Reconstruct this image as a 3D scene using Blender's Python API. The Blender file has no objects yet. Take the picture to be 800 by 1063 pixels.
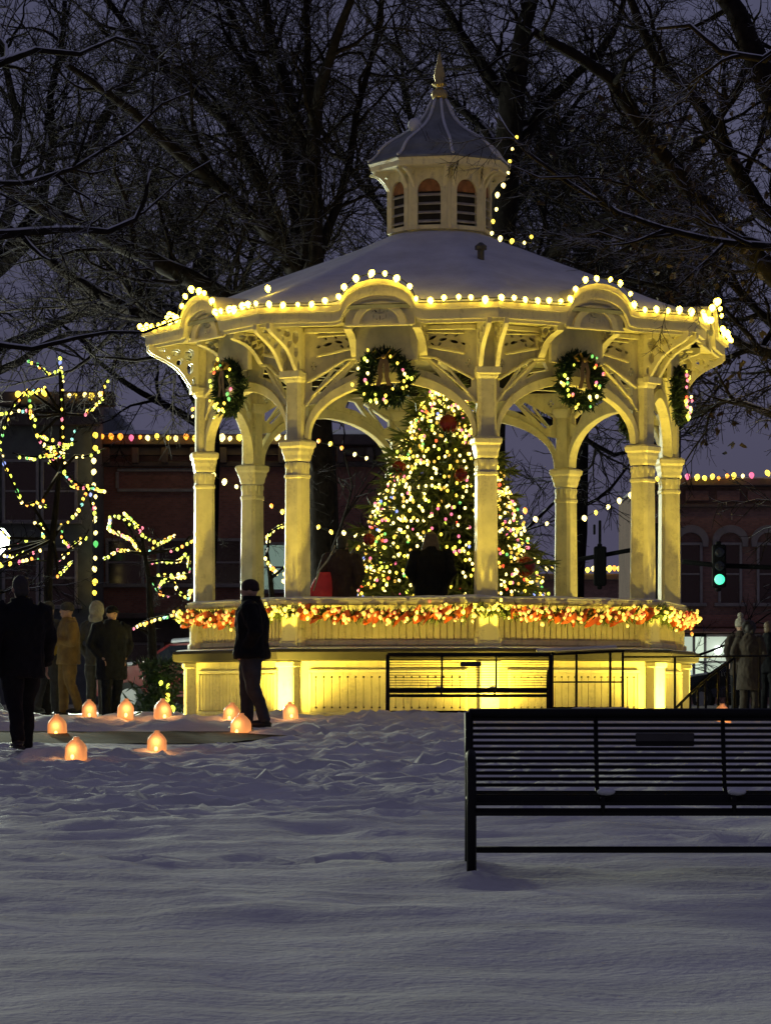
import bpy, math, random
from mathutils import Vector, Matrix, noise as mnoise
random.seed(7)
R_ = math.radians
PI = math.pi
scn = bpy.context.scene
COL = scn.collection

# ------------------------------------------------------------------ camera frame
F, PX0, PY0, ZE = 3430.0, 400.0, 727.0, 0.30
def at(px, py, Y):
    """a point at depth Y seen at the photo's pixel (px, py)"""
    return Vector(((px - PX0) / F * Y, Y, ZE - (py - PY0) / F * Y))

# ------------------------------------------------------------------ helpers
class MB:
    def __init__(self):
        self.v = []; self.f = []; self.m = []; self.mi = 0
    def add(self, vs, fs):
        o = len(self.v)
        self.v.extend([tuple(p) for p in vs])
        for q in fs:
            self.f.append(tuple(i + o for i in q)); self.m.append(self.mi)
    def box(self, c, s, rot=None):
        hx, hy, hz = s[0] / 2, s[1] / 2, s[2] / 2
        vs = [Vector((x, y, z)) for x in (-hx, hx) for y in (-hy, hy) for z in (-hz, hz)]
        if rot is not None:
            vs = [rot @ p for p in vs]
        c = Vector(c)
        self.add([p + c for p in vs], [(0, 1, 3, 2), (4, 6, 7, 5), (0, 4, 5, 1), (2, 3, 7, 6), (0, 2, 6, 4), (1, 5, 7, 3)])
        return self
    def cbox(self, c, s, b=0.01, rot=None):
        """box with chamfered edges along every side"""
        hx, hy, hz = s[0] / 2, s[1] / 2, s[2] / 2
        b = min(b, hx * .9, hy * .9, hz * .9)
        rings = []
        for z, k in ((-hz, b), (-hz + b, 0), (hz - b, 0), (hz, b)):
            X, Y = hx - k, hy - k
            rings.append([(-X + b, -Y, z), (X - b, -Y, z), (X, -Y + b, z), (X, Y - b, z), (X - b, Y, z), (-X + b, Y, z), (-X, Y - b, z), (-X, -Y + b, z)])
        c = Vector(c)
        vs = [c + (rot @ Vector(p) if rot is not None else Vector(p)) for r in rings for p in r]
        fs = [tuple(range(7, -1, -1)), tuple(range(24, 32))]
        for i in range(3):
            for j in range(8):
                fs.append((i * 8 + j, i * 8 + (j + 1) % 8, (i + 1) * 8 + (j + 1) % 8, (i + 1) * 8 + j))
        self.add(vs, fs); return self
    def tube(self, pts, rad, n=8, cap=True):
        pts = [Vector(p) for p in pts]
        if not isinstance(rad, (list, tuple)):
            rad = [rad] * len(pts)
        up = None; vs = []; fs = []
        for i, p in enumerate(pts):
            d = (pts[min(i + 1, len(pts) - 1)] - pts[max(i - 1, 0)])
            if d.length < 1e-9: d = Vector((0, 0, 1))
            d.normalize()
            if up is None:
                up = d.orthogonal().normalized()
            else:
                up = up - d * up.dot(d)
                up = up.normalized() if up.length > 1e-6 else d.orthogonal().normalized()
            w = d.cross(up)
            for k in range(n):
                a = 2 * PI * k / n
                vs.append(p + (up * math.cos(a) + w * math.sin(a)) * rad[i])
        for i in range(len(pts) - 1):
            for k in range(n):
                fs.append((i * n + k, i * n + (k + 1) % n, (i + 1) * n + (k + 1) % n, (i + 1) * n + k))
        if cap:
            fs.append(tuple(range(n - 1, -1, -1))); fs.append(tuple(range((len(pts) - 1) * n, len(pts) * n)))
        self.add(vs, fs); return self
    def lathe(self, prof, n=16, c=(0, 0, 0), sx=1, sy=1, rot=0, cap=True):
        c = Vector(c); vs = []; fs = []
        for r, z in prof:
            for k in range(n):
                a = 2 * PI * k / n + rot
                vs.append(c + Vector((r * math.sin(a) * sx, -r * math.cos(a) * sy, z)))
        for i in range(len(prof) - 1):
            for k in range(n):
                fs.append((i * n + k, i * n + (k + 1) % n, (i + 1) * n + (k + 1) % n, (i + 1) * n + k))
        if cap:
            fs.append(tuple(range(n - 1, -1, -1))); fs.append(tuple(range((len(prof) - 1) * n, len(prof) * n)))
        self.add(vs, fs); return self
    def ell(self, c, r, n=12, m=8, rot=None):
        c = Vector(c); vs = []; fs = []
        for i in range(m + 1):
            t = PI * i / m
            for k in range(n):
                a = 2 * PI * k / n
                p = Vector((r[0] * math.sin(t) * math.cos(a), r[1] * math.sin(t) * math.sin(a), -r[2] * math.cos(t)))
                if i in (0, m): p = Vector((1e-4 * math.cos(a), 1e-4 * math.sin(a), p.z))
                vs.append(c + (rot @ p if rot is not None else p))
        for i in range(m):
            for k in range(n):
                fs.append((i * n + k, i * n + (k + 1) % n, (i + 1) * n + (k + 1) % n, (i + 1) * n + k))
        fs.append(tuple(range(n - 1, -1, -1))); fs.append(tuple(range(m * n, m * n + n)))
        self.add(vs, fs); return self
    def rings(self, rs, cap=True):
        n = len(rs[0]); vs = [p for r in rs for p in r]; fs = []
        for i in range(len(rs) - 1):
            for k in range(n):
                fs.append((i * n + k, i * n + (k + 1) % n, (i + 1) * n + (k + 1) % n, (i + 1) * n + k))
        if cap:
            fs.append(tuple(range(n - 1, -1, -1))); fs.append(tuple(range((len(rs) - 1) * n, len(rs) * n)))
        self.add(vs, fs); return self
    def mesh(self, name, mats, smooth=False):
        me = bpy.data.meshes.new(name)
        me.from_pydata(self.v, [], self.f)
        if not isinstance(mats, (list, tuple)): mats = [mats]
        for m in mats: me.materials.append(m)
        if len(mats) > 1: me.polygons.foreach_set('material_index', self.m)
        if smooth: me.polygons.foreach_set('use_smooth', [True] * len(me.polygons))
        me.update(); return me
    def build(self, name, mats, parent=None, smooth=False, loc=None, rotz=0):
        return place(name, self.mesh(name, mats, smooth), parent, loc, rotz)

def place(name, me, parent=None, loc=None, rotz=0):
    o = bpy.data.objects.new(name, me); COL.objects.link(o)
    if parent is not None: o.parent = parent
    if loc is not None: o.location = loc
    if rotz: o.rotation_euler = (0, 0, rotz)
    return o

def tag(o, label=None, cat=None, group=None, kind=None):
    if label: o['label'] = label
    if cat: o['category'] = cat
    if group: o['group'] = group
    if kind: o['kind'] = kind
    return o

def thing(name, label, cat, loc=(0, 0, 0), rotz=0, group=None):
    o = bpy.data.objects.new(name, None); COL.objects.link(o)
    o.empty_display_size = .2
    o.location = loc; o.rotation_euler = (0, 0, rotz)
    return tag(o, label, cat, group)

def copy_tree(o, parent=None):
    c = o.copy(); COL.objects.link(c); c.parent = parent
    for ch in [x for x in bpy.data.objects if x.parent is o]:
        copy_tree(ch, c)
    return c

def plate(polys, thick, xf, name='plate'):
    """a flat pierced board: first polygon is the outline, the others are holes; xf maps (u, z, depth) into space"""
    cu = bpy.data.curves.new(name, 'CURVE'); cu.dimensions = '2D'; cu.fill_mode = 'BOTH'
    cu.extrude = thick / 2; cu.bevel_depth = .006; cu.bevel_resolution = 0
    for poly in polys:
        s = cu.splines.new('POLY'); s.points.add(len(poly) - 1)
        for i, (a, b) in enumerate(poly): s.points[i].co = (a, b, 0, 1)
        s.use_cyclic_u = True
    ob = bpy.data.objects.new(name, cu)
    me = bpy.data.meshes.new_from_object(ob)
    vs = [xf(v.co.x, v.co.y, v.co.z) for v in me.vertices]
    fs = [tuple(p.vertices) for p in me.polygons]
    bpy.data.objects.remove(ob); bpy.data.curves.remove(cu); bpy.data.meshes.remove(me)
    return vs, fs

def circ(cx, cy, r, n=10, ry=None, rot=0):
    ry = r if ry is None else ry
    out = []
    for k in range(n):
        a = 2 * PI * k / n; x, y = r * math.cos(a), ry * math.sin(a)
        out.append((cx + x * math.cos(rot) - y * math.sin(rot), cy + x * math.sin(rot) + y * math.cos(rot)))
    return out

# ------------------------------------------------------------------ materials
def nodes(name):
    m = bpy.data.materials.new(name); m.use_nodes = True
    nt = m.node_tree; b = nt.nodes.get('Principled BSDF')
    return m, nt, b

def mat(name, col, rough=.6, vary=.25, scale=6.0, metal=0.0, bump=0.0, bscale=40.0, spec=.5):
    m, nt, b = nodes(name)
    N = nt.nodes.new; L = nt.links.new
    tc = N('ShaderNodeTexCoord'); no = N('ShaderNodeTexNoise'); no.inputs['Scale'].default_value = scale; no.inputs['Detail'].default_value = 5
    L(tc.outputs['Object'], no.inputs['Vector'])
    rp = N('ShaderNodeValToRGB'); e = rp.color_ramp.elements
    e[0].position = .3; e[1].position = .72
    e[0].color = tuple(c * (1 - vary) for c in col) + (1,); e[1].color = tuple(min(1, c * (1 + vary * .6)) for c in col) + (1,)
    L(no.outputs['Fac'], rp.inputs['Fac']); L(rp.outputs['Color'], b.inputs['Base Color'])
    b.inputs['Roughness'].default_value = rough; b.inputs['Metallic'].default_value = metal
    b.inputs['Specular IOR Level'].default_value = spec
    if bump:
        n2 = N('ShaderNodeTexNoise'); n2.inputs['Scale'].default_value = bscale; n2.inputs['Detail'].default_value = 4
        L(tc.outputs['Object'], n2.inputs['Vector'])
        bp = N('ShaderNodeBump'); bp.inputs['Strength'].default_value = bump; bp.inputs['Distance'].default_value = .02
        L(n2.outputs['Fac'], bp.inputs['Height']); L(bp.outputs['Normal'], b.inputs['Normal'])
    return m

def weather(m, amount=.4):
    """rain streaks, grime and worn patches over a painted surface"""
    nt = m.node_tree; b = nt.nodes['Principled BSDF']; N = nt.nodes.new; L = nt.links.new
    src = b.inputs['Base Color'].links[0].from_socket
    tc = N('ShaderNodeTexCoord'); mp = N('ShaderNodeMapping'); mp.inputs['Scale'].default_value = (11, 11, 1.3); L(tc.outputs['Object'], mp.inputs['Vector'])
    n1 = N('ShaderNodeTexNoise'); n1.inputs['Scale'].default_value = 1; n1.inputs['Detail'].default_value = 7; L(mp.outputs['Vector'], n1.inputs['Vector'])
    n2 = N('ShaderNodeTexNoise'); n2.inputs['Scale'].default_value = 26; n2.inputs['Detail'].default_value = 6; n2.inputs['Roughness'].default_value = .7; L(tc.outputs['Object'], n2.inputs['Vector'])
    ad = N('ShaderNodeMath'); ad.operation = 'MULTIPLY'; L(n1.outputs['Fac'], ad.inputs[0]); L(n2.outputs['Fac'], ad.inputs[1])
    mr = N('ShaderNodeMapRange'); mr.inputs['From Min'].default_value = .27; mr.inputs['From Max'].default_value = .42; mr.inputs['To Max'].default_value = amount; L(ad.outputs['Value'], mr.inputs['Value'])
    mx = N('ShaderNodeMixRGB'); L(mr.outputs['Result'], mx.inputs['Fac']); L(src, mx.inputs['Color1']); mx.inputs['Color2'].default_value = (.30, .26, .19, 1); L(mx.outputs['Color'], b.inputs['Base Color'])

def glow(name, col, strength, base=(.6, .6, .55)):
    m, nt, b = nodes(name)
    b.inputs['Base Color'].default_value = base + (1,)
    b.inputs['Emission Color'].default_value = col + (1,)
    b.inputs['Emission Strength'].default_value = strength
    b.inputs['Roughness'].default_value = .35
    return m

def snow_mat(name, col=(.78, .8, .84), streak=False, rough=.75):
    m, nt, b = nodes(name)
    N = nt.nodes.new; L = nt.links.new
    tc = N('ShaderNodeTexCoord'); mp = N('ShaderNodeMapping')
    mp.inputs['Scale'].default_value = (.55, 1.6, 1) if streak else (1, 1, 1)
    L(tc.outputs['Object'], mp.inputs['Vector'])
    a = N('ShaderNodeTexNoise'); a.inputs['Scale'].default_value = 1.6; a.inputs['Detail'].default_value = 8; a.inputs['Roughness'].default_value = .65
    L(mp.outputs['Vector'], a.inputs['Vector'])
    c = N('ShaderNodeTexNoise'); c.inputs['Scale'].default_value = 22; c.inputs['Detail'].default_value = 5
    L(tc.outputs['Object'], c.inputs['Vector'])
    rp = N('ShaderNodeValToRGB'); e = rp.color_ramp.elements
    e[0].position = .32; e[0].color = tuple(x * .74 for x in col) + (1,); e[1].position = .66; e[1].color = col + (1,)
    L(a.outputs['Fac'], rp.inputs['Fac']); L(rp.outputs['Color'], b.inputs['Base Color'])
    ad = N('ShaderNodeMath'); ad.operation = 'MULTIPLY_ADD'; ad.inputs[1].default_value = .35
    L(c.outputs['Fac'], ad.inputs[0]); L(a.outputs['Fac'], ad.inputs[2])
    bp = N('ShaderNodeBump'); bp.inputs['Strength'].default_value = .55 if streak else .7; bp.inputs['Distance'].default_value = .05 if streak else .03
    L(ad.outputs['Value'], bp.inputs['Height']); L(bp.outputs['Normal'], b.inputs['Normal'])
    b.inputs['Roughness'].default_value = rough; b.inputs['Specular IOR Level'].default_value = .25
    return m

def brick_mat(name, col, mortar, scale=4.0):
    m, nt, b = nodes(name)
    N = nt.nodes.new; L = nt.links.new
    tc = N('ShaderNodeTexCoord'); sp = N('ShaderNodeSeparateXYZ'); cb = N('ShaderNodeCombineXYZ')
    L(tc.outputs['Object'], sp.inputs['Vector'])
    ad = N('ShaderNodeMath'); ad.operation = 'ADD'; L(sp.outputs['X'], ad.inputs[0]); L(sp.outputs['Y'], ad.inputs[1])
    L(ad.outputs['Value'], cb.inputs['X']); L(sp.outputs['Z'], cb.inputs['Y'])
    br = N('ShaderNodeTexBrick'); br.inputs['Scale'].default_value = scale; br.inputs['Mortar Size'].default_value = .02
    br.inputs['Color1'].default_value = col + (1,); br.inputs['Color2'].default_value = tuple(c * .7 for c in col) + (1,); br.inputs['Mortar'].default_value = mortar + (1,)
    L(cb.outputs['Vector'], br.inputs['Vector'])
    no = N('ShaderNodeTexNoise'); no.inputs['Scale'].default_value = .8; no.inputs['Detail'].default_value = 6; L(tc.outputs['Object'], no.inputs['Vector'])
    mx = N('ShaderNodeMixRGB'); mx.blend_type = 'MULTIPLY'; mx.inputs['Fac'].default_value = .6
    L(br.outputs['Color'], mx.inputs['Color1']); L(no.outputs['Fac'], mx.inputs['Color2']); L(mx.outputs['Color'], b.inputs['Base Color'])
    b.inputs['Roughness'].default_value = .9
    return m

def bark_mat(name, col, snow=.55):
    """bark with snow lying on the upward sides"""
    m, nt, b = nodes(name)
    N = nt.nodes.new; L = nt.links.new
    tc = N('ShaderNodeTexCoord'); no = N('ShaderNodeTexNoise'); no.inputs['Scale'].default_value = 9; no.inputs['Detail'].default_value = 6
    L(tc.outputs['Object'], no.inputs['Vector'])
    rp = N('ShaderNodeValToRGB'); e = rp.color_ramp.elements; e[0].position = .35; e[1].position = .7
    e[0].color = tuple(c * .55 for c in col) + (1,); e[1].color = tuple(c * 1.3 for c in col) + (1,)
    L(no.outputs['Fac'], rp.inputs['Fac'])
    ge = N('ShaderNodeNewGeometry'); sp = N('ShaderNodeSeparateXYZ'); L(ge.outputs['Normal'], sp.inputs['Vector'])
    n2 = N('ShaderNodeTexNoise'); n2.inputs['Scale'].default_value = 3.0; L(tc.outputs['Object'], n2.inputs['Vector'])
    ad = N('ShaderNodeMath'); ad.operation = 'ADD'; L(sp.outputs['Z'], ad.inputs[0]); L(n2.outputs['Fac'], ad.inputs[1])
    mr = N('ShaderNodeMapRange'); mr.inputs['From Min'].default_value = 1.3 - snow * .3; mr.inputs['From Max'].default_value = 1.42 - snow * .3
    L(ad.outputs['Value'], mr.inputs['Value'])
    mx = N('ShaderNodeMixRGB'); L(mr.outputs['Result'], mx.inputs['Fac']); L(rp.outputs['Color'], mx.inputs['Color1']); mx.inputs['Color2'].default_value = (.7, .72, .76, 1)
    L(mx.outputs['Color'], b.inputs['Base Color']); b.inputs['Roughness'].default_value = .95; b.inputs['Specular IOR Level'].default_value = .06
    bp = N('ShaderNodeBump'); bp.inputs['Strength'].default_value = .6; bp.inputs['Distance'].default_value = .03
    L(no.outputs['Fac'], bp.inputs['Height']); L(bp.outputs['Normal'], b.inputs['Normal'])
    return m

M = {}
M['cream'] = mat('cream_paint', (.74, .69, .43), .5, .18, 5, bump=.12, bscale=30)
M['cream_panel'] = mat('cream_beadboard_paint', (.70, .63, .36), .55, .14, 7, bump=.1)
M['trim'] = mat('pale_trim_paint', (.78, .73, .47), .45, .08, 6)
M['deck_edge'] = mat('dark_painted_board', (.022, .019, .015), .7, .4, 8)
M['floor'] = mat('grey_deck_boards', (.16, .15, .13), .7, .3, 4)
M['snow'] = snow_mat('settled_snow')
M['ground_snow'] = snow_mat('trodden_snow', (.84, .85, .82), True)
M['slush'] = mat('brown_slush', (.065, .048, .034), .95, .5, 3, bump=.5, bscale=8, spec=.05)
M['asphalt'] = mat('wet_asphalt', (.05, .05, .05), .5, .4, 2, bump=.2)
M['dome'] = mat('snowy_lead_roof', (.22, .235, .23), .6, .35, 5, bump=.2)
M['gilt'] = mat('gilded_metal', (.55, .42, .16), .35, .2, 20, metal=.7)
M['void_shade'] = mat('painted_void_shade', (.02, .018, .016), .9, .3)  # near-black, paints the shade of hollows behind pierced boards and louvres
M['slat'] = mat('weathered_slat', (.42, .40, .36), .7, .25, 12)
M['rust'] = mat('rusty_mesh', (.30, .13, .05), .8, .4, 14)
M['iron'] = mat('black_iron', (.006, .006, .007), .55, .3, 12, spec=.2)
M['plaque'] = mat('dull_bronze_plaque', (.05, .05, .052), .45, .2, 14, metal=.4)
M['needle'] = mat('conifer_green', (.095, .13, .032), .6, .5, 3)
M['needle_dark'] = mat('wreath_green', (.022, .055, .022), .65, .5, 6)
M['ribbon'] = mat('red_ribbon', (.48, .09, .02), .35, .25, 9)
M['gold_ribbon'] = mat('gold_ribbon', (.20, .135, .05), .35, .2, 9)
M['red_ball'] = mat('dark_red_glass', (.20, .010, .008), .15, .2, 5)
M['bark'] = bark_mat('grey_brown_bark', (.016, .013, .012), .05)
M['bark_far'] = bark_mat('dark_bark', (.012, .010, .010), .0)
M['bark_snow'] = bark_mat('snow_dusted_bark', (.022, .018, .016), .95)
M['dead_leaf'] = mat('withered_brown_leaf', (.03, .018, .014), .8, .4, 5)
M['brick'] = brick_mat('red_brick', (.45, .19, .14), (.26, .21, .19))
M['brick_dark'] = brick_mat('dark_brown_brick', (.44, .23, .185), (.25, .21, .2))
M['stone'] = mat('grey_stone', (.24, .22, .21), .8, .2, 3)
M['cornice'] = mat('dark_cornice_paint', (.10, .075, .068), .7, .3, 4)
M['dark_paint'] = mat('charcoal_render', (.12, .13, .125), .8, .3, 3)
M['glass'] = mat('dark_window_glass', (.012, .014, .018), .12, .2, 2)
M['frame'] = mat('pale_window_frame', (.28, .26, .25), .6, .2, 6)
M['wire'] = mat('green_wire', (.01, .02, .01), .6, .2)
M['blk_cloth'] = mat('black_cloth', (.007, .007, .009), .85, .35, 14, bump=.3, bscale=60, spec=.2)
M['navy_cloth'] = mat('dark_navy_cloth', (.010, .011, .016), .85, .35, 14, bump=.3, bscale=60, spec=.2)
M['maroon_cloth'] = mat('dark_maroon_cloth', (.03, .013, .012), .85, .35, 20, bump=.3)
M['denim'] = mat('dark_grey_denim', (.035, .037, .045), .85, .3, 12, bump=.3)
M['tan'] = mat('tan_canvas', (.24, .145, .035), .8, .3, 9, bump=.3)
M['brown_coat'] = mat('olive_brown_coat', (.04, .027, .016), .85, .3, 9, bump=.3)
M['yellow_cloth'] = mat('yellow_vest_fabric', (.75, .50, .07), .6, .15, 9)
M['grey_cloth'] = mat('grey_wool', (.045, .042, .038), .9, .3, 15, bump=.3)
M['white_knit'] = mat('white_knit', (.30, .27, .21), .9, .2, 30, bump=.5)
M['skin'] = mat('skin', (.42, .25, .17), .5, .1, 12)
M['hair_dark'] = mat('dark_hair', (.02, .014, .01), .6, .4, 25, bump=.4)
M['hair_fair'] = mat('fair_hair', (.13, .085, .045), .55, .35, 25, bump=.4)
M['shoe'] = mat('black_leather', (.012, .011, .01), .45, .3, 10)
M['red_bag'] = mat('red_fabric', (.50, .02, .04), .7, .2, 9)
M['car_red'] = mat('dark_red_car_paint', (.13, .010, .012), .3, .12, 2)
M['car_dark'] = mat('black_car_paint', (.015, .015, .017), .25, .12, 2)
M['rubber'] = mat('tyre_rubber', (.015, .015, .015), .8, .2)
M['alloy'] = mat('grey_wheel', (.3, .3, .31), .4, .1, metal=.6)
M['signal_black'] = mat('black_signal_housing', (.006, .006, .006), .8, .2, spec=.08)
M['galv'] = mat('dull_galvanised_steel', (.07, .07, .07), .5, .2, 6, metal=.3)

for k_ in ('cream', 'cream_panel', 'trim'): weather(M[k_], .5)

def bulb_mat(name, col, s): return glow(name, col, s)
B = {
 'eave': bulb_mat('bulb_warm_bright', (1.0, .66, .045), 22),
 'gold': bulb_mat('bulb_gold', (1.0, .56, .05), 1.0),
 'orange': bulb_mat('bulb_orange', (1.0, .22, .02), .85),
 'ember': bulb_mat('bulb_ember_red', (.9, .07, .02), .7),
 'warm': bulb_mat('bulb_warm_white', (1.0, .76, .22), 4.0),
 'yellow': bulb_mat('bulb_yellow', (1.0, .66, .05), 3.2),
 'amber': bulb_mat('bulb_amber', (1.0, .30, .02), 2.6),
 'red': bulb_mat('bulb_red', (1.0, .06, .02), 1.8),
 'pink': bulb_mat('bulb_pink', (1.0, .14, .30), 1.5),
 'green': bulb_mat('bulb_green', (.10, .70, .14), 1.2),
 'lime': bulb_mat('bulb_lime', (.72, .85, .06), 2.2),
 'blue': bulb_mat('bulb_blue', (.22, .34, 1.0), 1.3),
 'teal': bulb_mat('bulb_teal', (.2, .8, .7), 1.2),
}
def bulb_mesh(key, r):
    b = MB(); b.lathe([(r * .05, r * 1.25), (r * .62, r * .95), (r * .98, r * .3), (r * .9, -r * .35), (r * .5, -r * .85), (r * .3, -r * 1.2)][::-1], 8)
    return b.mesh('bulb', B[key], True)
_bm = {}
def bm(key, r):
    k = (key, round(r, 4))
    if k not in _bm: _bm[k] = bulb_mesh(key, r)
    return _bm[k]
def pick(weights):
    t = random.random() * sum(w for _, w in weights)
    for k, w in weights:
        t -= w
        if t <= 0: return k
    return weights[0][0]

def resample(pts, step):
    out = []; acc = 0
    for a, b in zip(pts, pts[1:]):
        a, b = Vector(a), Vector(b); d = (b - a).length
        t = acc
        while t < d:
            out.append(a.lerp(b, t / d)); t += step
        acc = t - d
    return out

def add_bulbs(root, spots, r, weights, base, limit=100, jitter=.35):
    """the first LIMIT spots become bulb parts; the rest are one stuff part"""
    rest = {}
    for i, p in enumerate(spots):
        k = pick(weights); rr = r
        if i < limit:
            o = place('bulb', bm(k, rr), root, Vector(p) - Vector(base))
            o.rotation_euler = (random.uniform(-jitter, jitter), random.uniform(-jitter, jitter), random.random() * 6)
            s = random.uniform(.72, 1.22); o.scale = (s, s, s * random.uniform(.9, 1.1))
        else:
            rest.setdefault(k, []).append(Vector(p) - Vector(base))
    if rest:
        keys = list(rest); b = MB()
        for j, k in enumerate(keys):
            b.mi = j
            for p in rest[k]:
                b.ell(p, (r * .95, r * .95, r * 1.15), 6, 4)
        o = b.build('small_bulbs', [B[k] for k in keys], root, True); o['kind'] = 'stuff'

def string_lights(label, lines, step, r, weights, group=None, wire=.008, limit=100, name='string_lights'):
    """a run of bulbs along one or several polylines"""
    base = Vector(lines[0][0])
    root = thing(name, label, 'string lights', base, 0, group)
    w = MB(); spots = []
    for ln in lines:
        w.tube([Vector(p) - base for p in ln], wire, 4)
        spots += resample(ln, step)
    w.build('wire', M['wire'], root)
    spots = [p + Vector((random.uniform(-1, 1), random.uniform(-1, 1), random.uniform(-1, 1))) * r * .5 for p in spots]
    add_bulbs(root, spots, r, weights, base, limit)
    return root

MULTI = [('yellow', 5), ('warm', 2.5), ('lime', 6), ('pink', 1.2), ('green', 1), ('amber', 1), ('blue', .5), ('teal', .5)]
WARM = [('warm', 8), ('yellow', 4), ('amber', 1)]

# ------------------------------------------------------------------ terrain
KN = [(-30, -1.5), (0, -1.25), (8, -1.03), (12, -.87), (17.7, -.62), (25, -.5), (33.6, -.33), (36, -.17), (39.4, -.02), (42, .03), (46, .05), (3000, .05)]
def prof(Y):
    for (a, za), (b, zb) in zip(KN, KN[1:]):
        if Y <= b:
            t = max(0, min(1, (Y - a) / (b - a)))
            return za + (zb - za) * t
    return .05
def prof_s(Y): return (prof(Y - 1.2) + prof(Y) + prof(Y + 1.2) + prof(Y - .6) + prof(Y + .6)) / 5
def sstep(a, b, x):
    t = max(0, min(1, (x - a) / (b - a))); return t * t * (3 - 2 * t)
def path_mask(X, Y):
    # shovelled path coming in from the left to the front of the bandstand
    cy = 38.0 + .12 * (X + 4) + .25 * math.sin(X * .8)
    w = 1.35 * (1 - sstep(-1.9, -1.1, X))
    return 1 - sstep(w * .75, w + .12, abs(Y - cy)) if w > .02 else 0
def ground(X, Y):
    z = prof_s(Y); base_z = z
    if Y > 110 or abs(X) > 60: return z
    n = mnoise.fractal(Vector((X * .55, Y * .5, 0)), 1.0, 2.0, 5)
    big = mnoise.noise(Vector((X * .16 + 9, Y * .12, 3)))
    tramp = sstep(24, 31, Y) * (1 - sstep(42.5, 43.6, Y))
    amp = .024 + .02 * sstep(14, 24, Y) + .055 * tramp
    lump = abs(mnoise.fractal(Vector((X * 2.6 + 5, Y * 1.7, 8)), .9, 2.1, 4))
    z += n * amp + big * .07 * (1 - .4 * tramp) + lump * .075 * tramp + mnoise.fractal(Vector((X * .55, Y * 1.25, 2)), .70, 2.0, 5) * (.028 + .030 * sstep(13, 24, Y)) + (mnoise.fractal(Vector((X * 1.3, Y * 3.2, 12)), .8, 2.0, 3) * .014 if abs(X) < 10 and Y < 46 else 0)
    # foot prints and drag marks across the near lawn
    f = mnoise.noise(Vector((X * 1.1 + 31, Y * .45, 4)))
    z -= .015 * sstep(.25, .6, f) * (1 - tramp)
    # bank of cleared snow in front of the bandstand
    d = math.hypot(X - .777, Y - 47.6)
    z += .16 * math.exp(-((d - 6.1) / .75) ** 2) * sstep(-2.4, -.9, X) * (.7 + .5 * mnoise.noise(Vector((X * .9, Y * .9, 1))))
    z -= .06 * (1 - sstep(4.6, 5.3, d))
    if X < 0 and 33 < Y < 41:   # the snow on the near side of the path has been walked flat
        cy = 38.0 + .12 * (X + 4) + .25 * math.sin(X * .8)
        k = .8 * (1 - sstep(-1.6, -.8, X)) * sstep(cy - 4.2, cy - 2.2, Y) * (1 - sstep(cy + 1.3, cy + 1.8, Y)); z = z * (1 - k) + (base_z - .05) * k
    if abs(Y - 17.7) < 1:       # snow kicked up round the feet of the near bench
        for fx in (.454, 2.534):
            for fy in (17.46, 18.0): z += .045 * math.exp(-((X - fx) ** 2 + (Y - fy) ** 2) / .02)
    pm = path_mask(X, Y)
    z = z * (1 - pm) + (prof_s(Y) - .06) * pm
    if 77.0 < Y < 97.0: z = min(z, -.02)
    return z
def pixel_ground(px, py):
    """where the line of sight through a pixel meets the ground"""
    Y = 9.0
    while Y < 120:
        if ZE - (py - PY0) / F * Y <= ground((px - PX0) / F * Y, Y): break
        Y += .05
    return Vector(((px - PX0) / F * Y, Y, ground((px - PX0) / F * Y, Y)))

def axis(parts):
    out = []
    for a, b, s in parts:
        n = max(1, round((b - a) / s)); out += [a + (b - a) * i / n for i in range(n)]
    out.append(parts[-1][1]); return out
xs = axis([(-900, -120, 130), (-120, -30, 15), (-30, -9, 1.4), (-9, 9.5, .11), (9.5, 30, 1.4), (30, 120, 15), (120, 900, 130)])
ys = axis([(-30, 6, 4), (6, 10, .4), (10, 24, .12), (24, 44, .085), (44, 50, .3), (50, 76.9, 1.4), (76.9, 77.1, .2), (77.1, 97, 6), (97, 97.2, .2), (97.2, 130, 6), (130, 300, 40), (300, 1500, 300)])
vs = [(x, y, ground(x, y)) for y in ys for x in xs]
nx = len(xs)
# trodden foot prints, single pits with a small raised rim
import bisect
prng = random.Random(4)
def pit(px_, py_, r, dep):
    if path_mask(px_, py_ + .3) > .02 or path_mask(px_, py_ - .3) > .02: return
    for j in range(bisect.bisect_left(ys, py_ - r * 2), bisect.bisect_right(ys, py_ + r * 2)):
        for i in range(bisect.bisect_left(xs, px_ - r * 2), bisect.bisect_right(xs, px_ + r * 2)):
            x, y, z = vs[j * nx + i]; d = math.hypot(x - px_, (y - py_) * .8) / r
            if d < 2: vs[j * nx + i] = (x, y, z - dep * max(0, 1 - d * d) + dep * .45 * math.exp(-((d - 1.25) / .3) ** 2))
for _ in range(1700):
    Y_ = 23 + 19 * prng.random() ** .8; pit(prng.uniform(-8, 8), Y_, prng.uniform(.11, .19), prng.uniform(.02, .075))
for k in range(5):   # a few tracks over the near lawn
    x_, y_ = prng.uniform(-4, 4), prng.uniform(17, 27); a_ = prng.uniform(-.5, .5) + (PI if prng.random() < .5 else 0)
    for st in range(26):
        x_ += math.cos(a_) * .62; y_ += math.sin(a_) * .62; a_ += prng.gauss(0, .08)
        if abs(x_) < 8.8 and 15.5 < y_ < 43: pit(x_ + (-1) ** st * .12 * math.sin(a_), y_ + (-1) ** st * .12 * math.cos(a_), prng.uniform(.13, .2), prng.uniform(.04, .08))
fs = [(j * nx + i, j * nx + i + 1, (j + 1) * nx + i + 1, (j + 1) * nx + i) for j in range(len(ys) - 1) for i in range(nx - 1)]
g = MB(); g.add(vs, fs)
tag(g.build('snow_ground', M['ground_snow'], None, True), 'snow covered lawn of the park, trodden near the bandstand', None, None, 'structure')
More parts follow.
